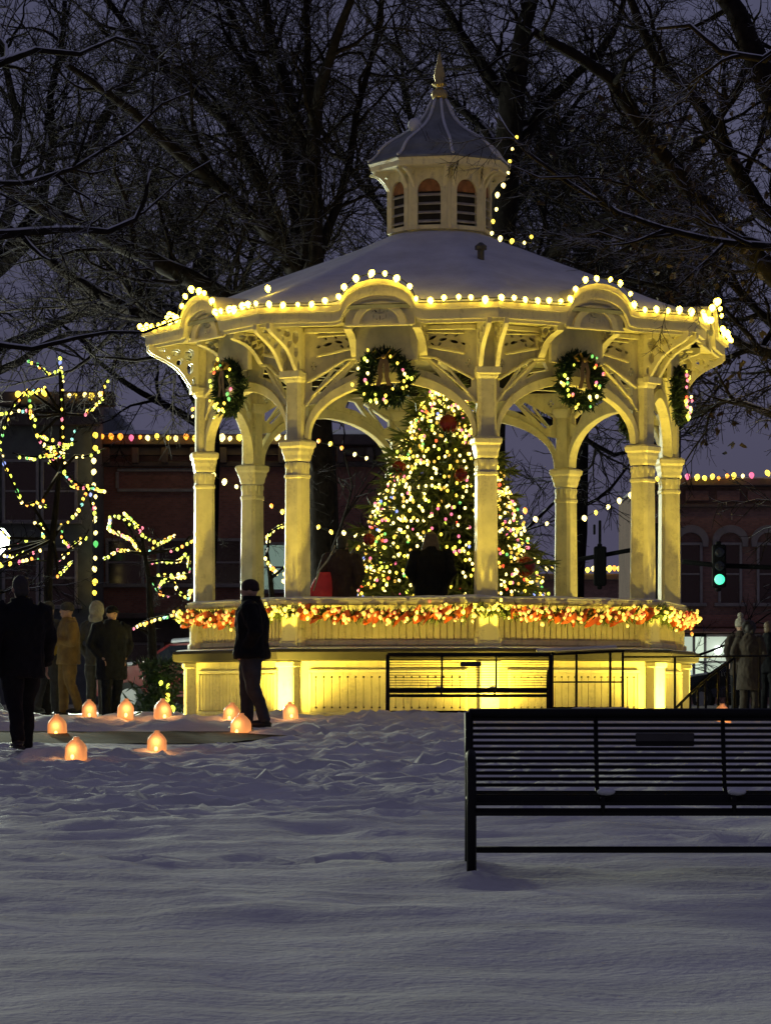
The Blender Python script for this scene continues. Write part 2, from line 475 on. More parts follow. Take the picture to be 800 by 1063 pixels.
# shovelled path (a sheet just above the lowered snow) and the street beyond
b = MB(); pts = []
pxs = [-9 + i * .25 for i in range(33)]
rows = []
for x in pxs:
    cy = 38.0 + .12 * (x + 4) + .25 * math.sin(x * .8); w = 1.35 * (1 - sstep(-1.9, -1.1, x)) * .95 + .02
    rows.append([(x, cy - w + 2 * w * k / 6, prof_s(cy - w + 2 * w * k / 6) - .035 + .012 * mnoise.noise(Vector((x * 3, k, 0)))) for k in range(7)])
b.rings(rows, False)
b.f = [q for q in b.f if max(q) - min(q) <= 8]; b.m = [0] * len(b.f)
tag(b.build('path', M['slush'], None, True), 'shovelled path of brown slush leading to the bandstand', None, None, 'structure')
b = MB(); b.add([(-300, 77.3, .02), (300, 77.3, .02), (300, 96.8, .02), (-300, 96.8, .02)], [(0, 1, 2, 3)])
tag(b.build('road', M['asphalt']), 'wet street behind the park', None, None, 'structure')
for y0, y1 in ((74.2, 77.2), (96.9, 99.6)):
    b = MB(); b.cbox((0, (y0 + y1) / 2, .05), (600, y1 - y0, .26), .02)
    tag(b.build('pavement', M['stone']), 'raised pavement with kerb along the street', None, None, 'structure')

# ------------------------------------------------------------------ the bandstand
GC = Vector((.777, 47.6, 0)); TH = 9.6
gz = thing('bandstand', 'cream eight-sided Victorian bandstand with cupola and snowy roof, outlined in lights', 'gazebo', GC)
def pol(r, deg, z): return Vector((r * math.sin(R_(deg)), -r * math.cos(R_(deg)), z))
COLS = [TH + 45 * k for k in range(8)]
BAYS = [TH + 22.5 + 45 * k for k in range(8)]
C22 = math.cos(R_(22.5)); S22 = math.sin(R_(22.5))
def octo(prof_rz, n=8): # closed eight-sided rings, corners on the column lines
    return [[pol(r, TH + 45 * k, z) for k in range(n)] for r, z in prof_rz]

b = MB(); b.rings(octo([(3.60, -.12), (3.60, .84)])); b.build('base_wall', M['cream_panel'], gz)
# base panels: bead-board doors or slotted panels in each side, pilasters on the corners
ap = 3.60 * C22
def panel_frame(w, z0, z1, r, th=.045, dep=.04):
    q = MB()
    for z in (z0 + th / 2, z1 - th / 2): q.cbox((0, -r - dep / 2, z), (w, dep, th), .008)
    for x in (-w / 2 + th / 2, w / 2 - th / 2): q.cbox((x, -r - dep / 2, (z0 + z1) / 2), (th, dep, z1 - z0 - 2 * th - .002), .008)
    return q
def slots(w, z0, z1, r):
    n = 19; q = []; ww = w - .10
    outline = [(-ww / 2, z0), (ww / 2, z0), (ww / 2, z1), (-ww / 2, z1)]
    holes = []
    for i in range(n):
        u = -ww / 2 + ww * (i + .5) / n
        for zz in (z0 + .055, z1 - .055): holes.append(circ(u, zz, .021, 8))
        holes.append([(u - .008, z0 + .08), (u + .008, z0 + .08), (u + .008, z1 - .08), (u - .008, z1 - .08)])
    return plate([outline] + holes, .02, lambda u, z, d: Vector((u, -r - .021 - d, z)))
fr = panel_frame(2.18, .10, .72, ap).mesh('panel_frame', M['trim'])
q = MB(); q.add(*slots(2.18, .15, .67, ap)); slot_me = q.mesh('slotted_panel', M['cream_panel'])
q = MB()
for i in range(22): q.cbox((-1.02 + i * 2.04 / 21, -ap - .012, .41), (.088, .024, .50), .008)
bead_me = q.mesh('beadboard_panel', M['cream_panel'])
q = MB(); q.box((0, -ap - .004, .41), (2.06, .004, .5)); dark_me = q.mesh('dark_backing', M['void_shade'])
for k, a in enumerate(BAYS):
    slotted = k in (6 + 1, 0, 1)
    pn = place('base_panel', slot_me if slotted else bead_me, gz, None, R_(a))
    place('panel_frame', fr, pn)
    if slotted: place('backing', dark_me, pn)
q = MB(); q.cbox((0, -3.56, .40), (.27, .24, .86), .015); q.cbox((0, -3.57, .035), (.31, .28, .12), .012); q.cbox((0, -3.57, .79), (.31, .27, .08), .012)
pil = q.mesh('base_pilaster', M['trim'])
for a in COLS: place('base_pilaster', pil, gz, None, R_(a))
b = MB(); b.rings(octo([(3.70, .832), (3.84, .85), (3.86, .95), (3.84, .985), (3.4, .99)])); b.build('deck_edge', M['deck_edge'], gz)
b = MB()
rs = octo([(3.52, .993), (3.80, .990), (3.805, 1.0), (3.75, 1.012), (3.52, 1.03)]); b.rings(rs); b.build('ledge_snow', M['snow'], gz, True)
b = MB(); b.rings(octo([(3.42, .96), (3.42, 1.0)])); b.build('deck_floor', M['floor'], gz)
# parapet
pa = 3.50 * C22; hw = 3.50 * S22
q = MB(); q.box((0, -pa + .03, 1.30), (2 * hw - .02, .05, .62))
nb = 27
for i in range(nb): q.cbox((-hw + .12 + i * (2 * hw - .24) / (nb - 1), -pa - .006, 1.29), (.078, .02, .44), .007)
par = q.mesh('parapet_panel', M['cream_panel'])
q = MB()
q.cbox((0, -pa - .02, 1.075), (2 * hw - .1, .05, .07), .01); q.cbox((0, -pa - .02, 1.55), (2 * hw - .1, .05, .10), .01)
prail = q.mesh('parapet_moulding', M['trim'])
for a in BAYS:
    p = place('parapet_panel', par, gz, None, R_(a)); place('moulding', prail, p)
q = MB(); q.cbox((0, -3.50, 1.30), (.26, .2, .60), .02); q.cbox((0, -3.505, 1.055), (.30, .24, .07), .01)
blk = q.mesh('parapet_post', M['trim'])
for a in COLS: place('parapet_post', blk, gz, None, R_(a))
b = MB()
outer = octo([(3.30, 1.58), (3.62, 1.58), (3.67, 1.61), (3.67, 1.65), (3.30, 1.655), (3.30, 1.58)]); b.rings(outer, False)
b.build('handrail_cap', M['trim'], gz)
b = MB(); rr_ = []
nseg = 96
def oct_r(R, deg):
    d = ((deg - TH) % 45) - 22.5
    return R * C22 / math.cos(R_(d))
for k in range(nseg):
    a = 360 * k / nseg + .01
    h = .045 + .03 * mnoise.noise(Vector((k * .35, 1, 0)))
    rr_.append([pol(oct_r(3.31, a), a, 1.652), pol(oct_r(3.66, a), a, 1.652), pol(oct_r(3.69, a), a, 1.652 + h * .5), pol(oct_r(3.6, a), a, 1.655 + h), pol(oct_r(3.38, a), a, 1.655 + h)])
rr_.append(rr_[0]); b.rings(rr_, False); b.build('rail_snow', M['snow'], gz, True)

# columns
def sq(w, c, y0, z):
    h = w / 2
    return [Vector((-h + c, y0 - h, z)), Vector((h - c, y0 - h, z)), Vector((h, y0 - h + c, z)), Vector((h, y0 + h - c, z)), Vector((h - c, y0 + h, z)), Vector((-h + c, y0 + h, z)), Vector((-h, y0 + h - c, z)), Vector((-h, y0 - h + c, z))]
RC = 3.40
q = MB(); q.rings([sq(.285, .04, -RC, .98), sq(.285, .04, -RC, 2.0), sq(.265, .04, -RC, 3.52)]); shaft = q.mesh('column', M['cream'])
q = MB(); q.rings([sq(.37, .03, -RC, .985), sq(.37, .03, -RC, 1.12), sq(.34, .03, -RC, 1.15), sq(.31, .04, -RC, 1.25), sq(.285, .04, -RC, 1.28)]); plinth = q.mesh('plinth', M['trim'])
q = MB(); q.rings([sq(.265, .04, -RC, 3.30), sq(.29, .04, -RC, 3.32), sq(.29, .04, -RC, 3.35), sq(.265, .04, -RC, 3.37)])
q.rings([sq(.265, .03, -RC, 3.54), sq(.29, .03, -RC, 3.57), sq(.30, .03, -RC, 3.62), sq(.325, .02, -RC, 3.67), sq(.33, .02, -RC, 3.71), sq(.37, .015, -RC, 3.74), sq(.38, .015, -RC, 3.795), sq(.36, .02, -RC, 3.815), sq(.28, .04, -RC, 3.83)])
for rot in range(4):  # carved leaves hanging under the capital on each face
    rm = Matrix.Rotation(rot * PI / 2, 3, 'Z')
    for u, z, rz in ((0, 3.45, .075), (-.075, 3.48, .05), (.075, 3.48, .05)):
        p = rm @ Vector((u, -.132, 0)); q.ell((p.x, p.y - RC, z), (.028 if rot % 2 == 0 else .016, .016 if rot % 2 == 0 else .028, rz), 8, 6)
capm = q.mesh('capital', M['trim'])
q = MB(); q.rings([sq(.25, .035, -RC, 3.825), sq(.24, .035, -RC, 5.36)])
upost = q.mesh('upper_post', M['cream'])
q = MB(); q.rings([sq(.25, .03, -RC, 4.60), sq(.29, .03, -RC, 4.63), sq(.32, .02, -RC, 4.69), sq(.32, .02, -RC, 4.73), sq(.25, .03, -RC, 4.75)])
collar = q.mesh('collar', M['trim'])
# pierced scroll bracket reaching out under the eave (profile in radial plane)
def bracket(out, drop, ztop, r0, x, th=.05):
    n = 14; pts = [(r0, ztop), (r0 + out, ztop), (r0 + out, ztop - .07)]
    for i in range(n + 1):
        t = i / n
        r = r0 + out * (1 - t) ** 1.5 * (1 + .10 * math.sin(t * PI * 3)); z = ztop - .07 - (drop - .07) * (t ** .85) + .05 * math.sin(t * PI * 2.0)
        pts.append((r * 1 if t < 1 else r0 + .06, z))
    pts.append((r0, ztop - drop))
    holes = [circ(r0 + out * .19, ztop - drop * .21, .075, 9, .095, .3), circ(r0 + out * .46, ztop - drop * .16, .075, 9, .055, -.2), circ(r0 + out * .73, ztop - drop * .115, .07, 8, .032),
             circ(r0 + out * .17, ztop - drop * .50, .05, 8, .09, .1), circ(r0 + out * .38, ztop - drop * .36, .045, 8, .065, .7), circ(r0 + out * .60, ztop - drop * .26, .05, 8, .03, .6), circ(r0 + .065, ztop - drop * .76, .028, 7, .065)]
    return plate([pts] + holes, th, lambda u, z, d: Vector((x + d, -u, z)))
q = MB()
for x in (-.115, .115): q.add(*bracket(.70, .66, 5.335, RC + .10, x))
q.cbox((0, -RC - .15, 4.71), (.34, .10, .10), .01)
obr = q.mesh('eave_bracket', M['trim'])
for a in COLS:
    c = place('column', shaft, gz, None, R_(a))
    place('plinth', plinth, c); place('capital', capm, c); place('upper_post', upost, c); place('collar', collar, c); place('eave_bracket', obr, c)
# pierced arch screens between the posts
ba = RC * C22; HW = RC * S22 - .12
def arch_u(t, w, z0, h, p=2.3): # t 0..1 left to right
    x = -w + 2 * w * t
    k = max(0, 1 - (abs(x) / w) ** p) ** (1 / 1.9)
    return (x, z0 + h * k)
def arch_line(w, z0, h, n=36):
    out = []
    for i in range(n + 1):
        a = PI * (1 - i / n); out.append((w * math.cos(a), z0 + h * (abs(math.sin(a)) ** .9) * (1 + .07 * (1 - abs(math.cos(a))))))
    return out
def screen():
    q = MB(); XF = lambda u, z, d: Vector((u, -ba - d, z))
    inner = arch_line(HW - .05, 3.84, .70)
    outer = arch_line(HW + .0, 3.84, .80)
    # the arch rib, thicker
    q.add(*plate([[*inner, *[(x, z + .0) for x, z in reversed([(max(-HW, min(HW, x)), z + .02) for x, z in outer])]]], .13, XF))
    # spandrel board above the arch
    for s in (-1, 1):
        top = 5.34
        out = [(s * HW, 4.30), (s * HW, top), (s * .02, top), (s * .02, 4.66)]
        arc = [p for p in outer if p[0] * s > .02 and p[1] > 4.28]
        arc.sort(key=lambda p: p[0] * s)
        out += [(x, z + .01) for x, z in arc]
        holes = []
        # big raked opening with strut left standing
        holes.append([(s * (HW - .07), 4.50), (s * (HW - .07), 4.66), (s * .66, 4.86), (s * .60, 4.80), (s * .80, 4.62), (s * .98, 4.44)])
        holes.append([(s * .50, 4.86), (s * .36, 4.88), (s * .30, 4.76), (s * .50, 4.72), (s * .72, 4.61)])
        # filigree in the frieze
        cx = .72
        for dx, dz, r1, r2, ro in ((0, 0, .05, .018, .2), (.13, -.025, .055, .02, -.3), (-.13, .02, .055, .02, .4), (.24, -.05, .03, .016, -.5), (-.23, .03, .03, .016, .5), (.04, .055, .03, .014, .9), (-.04, -.05, .03, .014, .9), (.16, .04, .028, .013, .6), (-.13, -.045, .028, .013, -.6)):
            holes.append(circ(s * (cx + dx * 1.15), 5.145 + dz * 1.25, r1 * 1.25, 8, r2 * 1.45, s * ro))
        # small quatrefoil beside the post
        for dx, dz in ((.05, 0), (-.05, 0), (0, .05), (0, -.05)): holes.append(circ(s * (HW - .11 + dx * .6), 4.82 + dz * .8, .022, 7))
        q.add(*plate([out] + holes, .06, XF))
        # raked moulding under the frieze and mouldings round the opening
        def bar(p0, p1, w=.04, d=.08):
            a, c = Vector((p0[0] * s, -ba - .045, p0[1])), Vector((p1[0] * s, -ba - .045, p1[1])); m_ = (a + c) / 2; v = c - a
            q.cbox(m_, (v.length, d, w), .008, Matrix.Rotation(-math.atan2(v.z, v.x), 3, 'Y'))
        bar((1.02, 4.955), (.47, 5.06)); bar((1.02, 5.22), (.47, 5.245), .025, .05)
        bar((HW - .03, 4.60), (.62, 4.90), .035, .10); bar((.62, 4.90), (.40, 4.92), .035, .10)
        bar((1.08, 4.42), (.55, 4.88), .03, .07)
        bar((HW, 4.28), (.78, 4.78), .035, .05)
    q.cbox((0, -ba - .06, 5.30), (2 * HW, .10, .07), .01)
    return q
scr = screen().mesh('arch_screen', M['cream'])
q = MB()
for x in (-.47, .47): q.add(*bracket(.52, .42, 5.33, ba + .03, x, .10))
mbr = q.mesh('frieze_bracket', M['trim'])
q = MB(); q.box((0, -ba + .06, 5.15), (2 * HW - .02, .012, .34)); fback = q.mesh('frieze_shade_sheet', M['void_shade'])  # added dark sheet, makes the filigree holes read as shaded
# eave: fascia that swells into an arched hood over each bay
RE = 4.24; ea = RE * C22; EH = RE * S22
def bump(u):
    u = abs(u)
    if u >= .64: return 0
    k = (max(0, 1 - (u / .51) ** 2)) ** .5 * .345 if u < .51 else 0
    fl = .05 * (1 - sstep(.40, .64, u))
    return max(k, fl) if u > .3 else k
us = [-EH, -1.2, -.9, -.75] + [-.68 + 1.36 * i / 34 for i in range(35)] + [.75, .9, 1.2, EH]
EB = 5.29
def fascia(r_off, zlo, zhi, th, blend=1.0):
    rings = []
    for u in us:
        k = bump(u) * blend
        sc = (ea + r_off) / ea if abs(abs(u) - EH) < 1e-6 else 1
        y = -(ea + r_off)
        rings.append([Vector((u * sc, y, zlo + k)), Vector((u * sc, y, zhi + k)), Vector((u * sc * (1 - th / ea if sc != 1 else 1), y + th, zhi + k)), Vector((u * sc, y + th, zlo + k))])
    q = MB(); q.rings(rings); return q
q = fascia(0, EB + .04, EB + .22, .06)
q2 = fascia(.05, EB + .175, EB + .245, .05); q.add(q2.v, q2.f)
q3 = fascia(-.05, EB - .0, EB + .05, .05); q.add(q3.v, q3.f)
fas = q.mesh('fascia', M['trim'])
# arched hood running back to the roof, and tympanum
q = MB()
rings = []
hu = [-.6 + 1.2 * i / 30 for i in range(31)]
for u in hu:
    k = bump(u)
    rings.append([Vector((u, -ea - .02, EB + .232 + k)), Vector((u, -2.9, EB + .232 + k)), Vector((u, -2.9, EB + .19 + k)), Vector((u, -ea - .02, EB + .19 + k))])
q.rings(rings); hood = q.mesh('arched_hood', M['cream'])
q = MB(); out = [(-.42, 4.86), (.42, 4.86), (.42, 5.355), (.62, 5.355)] + [(u, EB + .183 + bump(u)) for u in [.62 - 1.24 * i / 40 for i in range(41)]] + [(-.62, 5.355), (-.42, 5.355)]
hol = []
for dx, dz, r1, r2, ro in ((0, .10, .018, .06, 0), (0, .02, .05, .014, 0), (.09, .03, .045, .014, .7), (-.09, .03, .045, .014, -.7), (.11, -.04, .014, .04, 0), (-.11, -.04, .014, .04, 0), (0, -.06, .02, .045, 0), (.05, -.05, .012, .03, .3), (-.05, -.05, .012, .03, -.3)):
    hol.append(circ(dx * 1.15, 5.47 + dz * 1.2, r1 * 1.2, 8, r2 * 1.2, ro))
q.add(*plate([out] + hol, .05, lambda u, z, d: Vector((u, -ba - .24 - d, z))))
ring = [(.39 * math.cos(PI * i / 18), 5.34 + .37 * math.sin(PI * i / 18)) for i in range(19)] ; ring2 = [(.33 * math.cos(PI * i / 18), 5.34 + .31 * math.sin(PI * i / 18)) for i in range(18, -1, -1)]
q.add(*plate([ring + ring2], .04, lambda u, z, d: Vector((u, -ba - .285 - d, z))))
tym = q.mesh('tympanum', M['cream'])
q = MB(); out = [(-.47, 5.292), (.47, 5.292)] + [(u, EB + .10 + bump(u)) for u in [.47 - .94 * i / 30 for i in range(31)]]
hol = []
for dx, dz, r1, r2, ro in ((0, .075, .012, .05, 0), (0, .02, .10, .011, 0), (.06, .045, .03, .010, .7), (-.06, .045, .03, .010, -.7), (.085, -.025, .011, .04, 0), (-.085, -.025, .011, .04, 0), (0, -.045, .013, .045, 0), (.045, -.06, .024, .010, .5), (-.045, -.06, .024, .010, -.5), (.10, .045, .014, .014, 0), (-.10, .045, .014, .014, 0)):
    hol.append(circ(dx, 5.425 + dz, r1, 8, r2, ro))
q.add(*plate([out] + hol, .03, lambda u, z, d: Vector((u, -ea + .12 - d, z))))
r_o = [(.36 * math.cos(PI * i / 18), 5.295 + .30 * math.sin(PI * i / 18)) for i in range(19)]; r_i = [(.27 * math.cos(PI * i / 18), 5.295 + .235 * math.sin(PI * i / 18)) for i in range(18, -1, -1)]
q.add(*plate([r_o + r_i], .05, lambda u, z, d: Vector((u, -ea + .085 - d, z))))
q.cbox((0, -ea + .09, 5.285), (.92, .07, .03), .006)
hpan = q.mesh('hood_panel', M['trim'])
q = MB(); q.box((0, -ea + .15, 5.42), (.34, .01, .24)); hbk = q.mesh('hood_shade_sheet', M['void_shade'])  # dark sheet painting shade behind the hood ornament
q = MB(); q.box((0, -ba - .185, 5.3), (.7, .01, .7)); tback = q.mesh('tympanum_shade_sheet', M['void_shade'])  # dark sheet painting shade into the tympanum holes
for a in BAYS:
    s = place('arch_screen', scr, gz, None, R_(a)); place('frieze_bracket', mbr, s); place('frieze_shade_sheet', fback, s)
    f = place('fascia', fas, gz, None, R_(a)); place('arched_hood', hood, f); place('tympanum', tym, f); place('tympanum_shade_sheet', tback, f); place('hood_panel', hpan, f); place('hood_shade_sheet', hbk, f)
# soffit boards, one piece round each corner, leaving a mouth under each hood
q = MB()
so_pts = []
for k, sg in ((-1, 1), (0, -1)):
    rm = Matrix.Rotation(R_(22.5 + 45 * k), 3, 'Z')
    for u, y in ((sg * .56, -ea + .01), (sg * EH, -ea + .01), (sg * 3.25 * S22, -3.25 * C22), (sg * .44, -3.25 * C22)): so_pts.append(rm @ Vector((u, y, 5.345)))
q.add([so_pts[0], so_pts[1], so_pts[2], so_pts[3], so_pts[4], so_pts[7]], [(0, 1, 2, 3), (1, 4, 5, 2)])
sof = q.mesh('soffit', M['cream'])
for a in COLS: place('soffit', sof, gz, None, R_(a))
b = MB(); b.rings(octo([(3.30, 5.36), (2.0, 5.5), (.4, 5.62)]), False); b.add(octo([(.4, 5.62)])[0], [tuple(range(8))]); b.build('ceiling', M['cream'], gz)
b = MB(); b.rings(octo([(4.20, 5.50), (4.22, 5.545), (.62, 6.95), (.62, 6.85)]), True); b.build('roof', M['dome'], gz)
# snow lying on the roof
b = MB(); rr_ = []
for k in range(97):
    a = 360 * (k % 96) / 96 + .01; row = []
    for i in range(15):
        t = i / 14; r = 4.20 + (.70 - 4.20) * t
        rr2 = oct_r(r, a) if r > 1 else r
        z = 5.545 + (6.95 - 5.545) * (4.22 - r) / 3.6 + (.012 if i in (0,) else .05 + .025 * mnoise.noise(Vector((r * math.sin(R_(a)) * 1.2, r * math.cos(R_(a)) * 1.2, 5))))
        row.append(pol(rr2, a, z))
    rr_.append(row)
n = 15; vv = [p for r in rr_ for p in r]
b.add(vv, [(i * n + k, i * n + k + 1, (i + 1) * n + k + 1, (i + 1) * n + k) for i in range(96) for k in range(n - 1)])
b.build('roof_snow', M['snow'], gz, True)
b = MB(); vp = pol(2.2, 14, 0); b.lathe([(.05, 6.25), (.05, 6.50), (.085, 6.50), (.085, 6.55), (.02, 6.60)], 10, (vp.x, vp.y, 0)); b.build('vent_pipe', M['galv'], gz)
b = MB(); vp = pol(1.05, -25, 0); b.ell((vp.x * .0 - .28, -.45, 8.55), (.09, .08, .09), 8, 6); 

# cupola
b = MB(); b.rings(octo([(.75, 6.82), (.75, 6.96), (.725, 6.98), (.71, 6.99), (.71, 7.855)])); cup = b.build('cupola', M['cream'], gz)
ca = .71 * C22
q = MB(); w, z0, z1 = .172, 7.05, 7.54
out = [(-.262, 7.0), (.262, 7.0), (.262, 7.86), (-.262, 7.86)]
hole = [(-w, z0), (w, z0), (w, z1)] + [(w * math.cos(PI * i / 12), z1 + w * 1.05 * math.sin(PI * i / 12)) for i in range(1, 12)] + [(-w, z1)]
q.add(*plate([out, hole], .05, lambda u, z, d: Vector((u, -ca - .028 - d, z)))); cw = q.mesh('louvre_surround', M['cream'])
q = MB()
for i in range(4): q.cbox((0, -ca - .03, z0 + .06 + i * .125), (2 * w - .004, .055, .018), .004, Matrix.Rotation(R_(38), 3, 'X'))
cl = q.mesh('louvre_slats', M['slat'])
q = MB(); q.box((0, -ca - .004, z0 + .31), (2 * w, .006, .66)); q2 = q; cv = q.mesh('louvre_void', M['void_shade'])
q = MB(); q.add(*plate([[(-w + .01, z1), (w - .01, z1)] + [((w - .01) * math.cos(PI * i / 10), z1 + (w - .01) * math.sin(PI * i / 10)) for i in range(1, 10)]], .01, lambda u, z, d: Vector((u, -ca - .016 - d, z)))); cr = q.mesh('fanlight', M['rust'])
q = MB()
def cbr(x0, rot): 
    pts = [(.0, 7.865), (.25, 7.865), (.25, 7.83)] + [(.25 * (1 - t) ** 1.7 + .03, 7.83 - .25 * t + .02 * math.sin(t * 6)) for t in [i / 8 for i in range(9)]] + [(0, 7.58)]
    v, f = plate([pts, circ(.085, 7.79, .035, 7)], .04, lambda u, z, d: Vector((x0 + d, -.70 - u, z)))
    q.add(v, f)
cbr(-.06, 0); cbr(.06, 0)
cb = q.mesh('corner_bracket', M['trim'])
q = MB(); q.cbox((0, -.72, 7.42), (.12, .06, .86), .01); cp = q.mesh('corner_post', M['trim'])
for a in BAYS:
    place('louvre_surround', cw, cup, None, R_(a)); place('louvre_slats', cl, cup, None, R_(a)); place('louvre_void', cv, cup, None, R_(a)); place('fanlight', cr, cup, None, R_(a))
for a in COLS:
    place('corner_post', cp, cup, None, R_(a)); place('corner_bracket', cb, cup, None, R_(a))
b = MB(); b.rings(octo([(.71, 7.855), (.97, 7.87), (1.00, 7.885), (1.015, 7.95), (1.04, 7.985), (.9, 8.01)])); b.build('cornice', M['trim'], cup)
domep = [(1.05, 7.99), (1.035, 8.02), (.97, 8.05), (.91, 8.11), (.85, 8.20), (.77, 8.28), (.64, 8.36), (.49, 8.45), (.35, 8.55), (.26, 8.64), (.19, 8.74), (.14, 8.85), (.10, 8.94), (.05, 8.97)]
b = MB(); b.rings(octo(domep)); b.build('dome', M['dome'], cup)
b = MB()
for k in range(8): b.tube([pol(r + .01, TH + 45 * k, z + .01) for r, z in domep[1:-1]], .022, 6)
b.ell((-.36, -.30, 8.53), (.10, .09, .11), 8, 6); b.build('dome_ridge', M['snow'], cup, True)
b = MB(); b.lathe([(.03, 8.93), (.10, 8.96), (.12, 9.02), (.10, 9.08), (.05, 9.11), (.045, 9.13), (.11, 9.16), (.11, 9.18), (.06, 9.21), (.085, 9.28), (.075, 9.34), (.035, 9.50), (.02, 9.58), (.008, 9.64)], 12); b.build('finial', M['gilt'], cup, True)

# string of bulbs along the eaves
E0 = GC
lines = []; seq = []
for k in sorted(range(8), key=lambda k: abs(((BAYS[k] + 180) % 360) - 180)):
    rm = Matrix.Rotation(R_(BAYS[k]), 3, 'Z')
    seq.append([GC + rm @ Vector((u * 1.012, -ea - .085, EB + .29 + bump(u) * 1.06)) for u in us])
root = thing('string_lights', 'bright warm white bulbs running along the whole scalloped eave of the bandstand', 'string lights', GC + Vector((0, 0, 5.5)))
w = MB(); spots = []
for ln in seq:
    w.tube([p - root.location for p in ln], .008, 4); spots += resample(ln, .19)
w.build('wire', M['wire'], root)
spots = [p + Vector((random.uniform(-.02, .02), random.uniform(-.02, .02), random.uniform(-.025, .025))) for p in spots]
spots.insert(0, GC + pol(3.55, -42, 5.90))
add_bulbs(root, spots, .038, [('eave', 1)], root.location, 100)

# ------------------------------------------------------------------ floodlights round the base
def floodlight(label, deg, r, power, aim_z, cone=142):
    p = GC + pol(r, deg, 0); p.z = ground(p.x, p.y) - .15
    root = thing('floodlight', label, 'floodlight', p, R_(deg), 'floodlights around the bandstand')
    rt = Matrix.Rotation(R_(-35), 3, 'X')
    q = MB(); q.cbox((0, 0, .12), (.22, .08, .16), .01, rt); q.build('housing', M['iron'], root)
    q = MB(); q.cbox((0, 0, .02), (.16, .12, .02), .005); q.box((-.09, 0, .07), (.012, .03, .1)); q.box((.09, 0, .07), (.012, .03, .1)); q.build('bracket', M['iron'], root)
    q = MB(); q.cbox((0, 0, .12), (.19, .012, .13), .004, rt)
    o = q.build('lens', glow('floodlight_lens', (1, .84, .35), 10), root)
    o.location = rt @ Vector((0, .046, 0))
    ld = bpy.data.lights.new('floodlight_beam', 'SPOT'); ld.energy = power; ld.energy = power * 1.3; ld.color = (1.0, .73, .09); ld.spot_size = R_(cone); ld.spot_blend = 1.0; ld.shadow_soft_size = .07
    lo = bpy.data.objects.new('floodlight_beam', ld); COL.objects.link(lo); lo.parent = root; lo.location = (0, .09, .20)
    tgt = Vector((0, r - 3.1, aim_z)) - Vector((0, .09, .2))
    lo.rotation_euler = tgt.to_track_quat('-Z', 'Y').to_euler()
    return root
FLOODS = [(-80.4, 4.5, 330, 4.2, 'floodlight in the snow in line with the leftmost front column'), (-35.4, 4.5, 430, 4.2, 'floodlight in the snow in line with the column behind the standing man'),
          (9.6, 4.55, 430, 4.2, 'floodlight in the snow in line with the column right of the front arch'), (54.6, 4.5, 430, 4.2, 'floodlight in the snow in line with the column above the snowy board'), (99.6, 4.5, 330, 4.2, 'floodlight in the snow in line with the rightmost column'),
          (-57.9, 5.25, 95, 3.0, 'added fill light sunk in the snow before the left plain base panel'), (-12.9, 5.35, 115, 3.0, 'added fill light sunk in the snow before the slotted panel left of the far bench'),  # mid-bay lights added as fill for parapet and base
          (32.1, 5.35, 115, 3.0, 'added fill light sunk in the snow behind the pipe handrail with the snowy board'), (77.1, 5.25, 130, 3.0, 'added fill light sunk in the snow by the right end of the base'),
          (122.1, 5.2, 330, 3.8, 'floodlight behind the bandstand on its right'), (212, 5.2, 330, 3.8, 'floodlight behind the bandstand on its left')]
CLOSE = [(-35.4, 4.12, 80, 1.0, 'small floodlight close against the brightest left base pilaster'), (54.6, 4.12, 88, 1.0, 'small floodlight close against the brightest right base pilaster'),
         (9.6, 4.2, 34, .7, 'small floodlight close against the pilaster behind the far bench'), (-80.4, 4.2, 30, .9, 'small floodlight against the leftmost base pilaster')]
for d, r, p, a, l in CLOSE: floodlight(l, d, r, p, a, 95)
for d, r, p, a, l in FLOODS: floodlight(l, d, r, p, a, 100 if d < -70 else 142)

# ------------------------------------------------------------------ greenery tools
def tuft(b, p, out, n, ln, w, spread=1.0):
    out = Vector(out)
    for _ in range(n):
        d = (out + Vector((random.gauss(0, 1), random.gauss(0, 1), random.gauss(0, 1))) * spread * .6).normalized()
        s = d.orthogonal().normalized(); s.rotate(Matrix.Rotation(random.random() * 6.28, 3, d))
        l = ln * random.uniform(.6, 1.15)
        b.add([p - s * w, p + s * w, p + d * l * .6 + s * w * .8, p + d * l, p + d * l * .6 - s * w * .8], [(0, 1, 2, 3, 4)])

# garland round the parapet
root = thing('garland', 'evergreen garland with red ribbon and glowing bulbs wound round the parapet rail', 'garland', GC + Vector((0, 0, 1.5)))
b = MB(); spots = []
N_ = 620
for i in range(N_):
    a = 360 * i / N_; d = ((a - TH) % 45) / 45
    z = 1.50 - .07 * math.sin(PI * d) + .02 * math.sin(i * .7)
    p = pol(oct_r(3.70, a), a, z) - Vector((0, 0, 1.5))
    o = pol(1, a, 0)
    tuft(b, p, o * .7 + Vector((0, 0, random.uniform(-.7, .6))), 9, .17, .014, 1.3)
for k in range(8):   # soft loops of wide ribbon along each side
    rib = MB(); last = None
    path_ = []
    for j in range(170):
        t = j / 169; a = COLS[k] + 4 + 37 * t + 1.3 * math.sin(j * .62); ph = j * .62
        path_.append(pol(oct_r(3.80, a) + .06 * math.cos(ph * 1.7), a, -.01 + .075 * math.sin(ph) + .03 * math.sin(j * .23 + k) - .07 * math.sin(PI * ((a - COLS[k]) / 45))))
    vv = []
    for j, p in enumerate(path_):
        d = Vector((.015 * math.sin(j * .4), .015 * math.cos(j * .3), .034 + .012 * math.sin(j * .9))); vv += [p + d, p - d]
    rib.add(vv, [(i * 2, i * 2 + 1, i * 2 + 3, i * 2 + 2) for i in range(169)])
    rib.build('ribbon', M['ribbon'], root, True)
b.build('greenery', M['needle'], root)
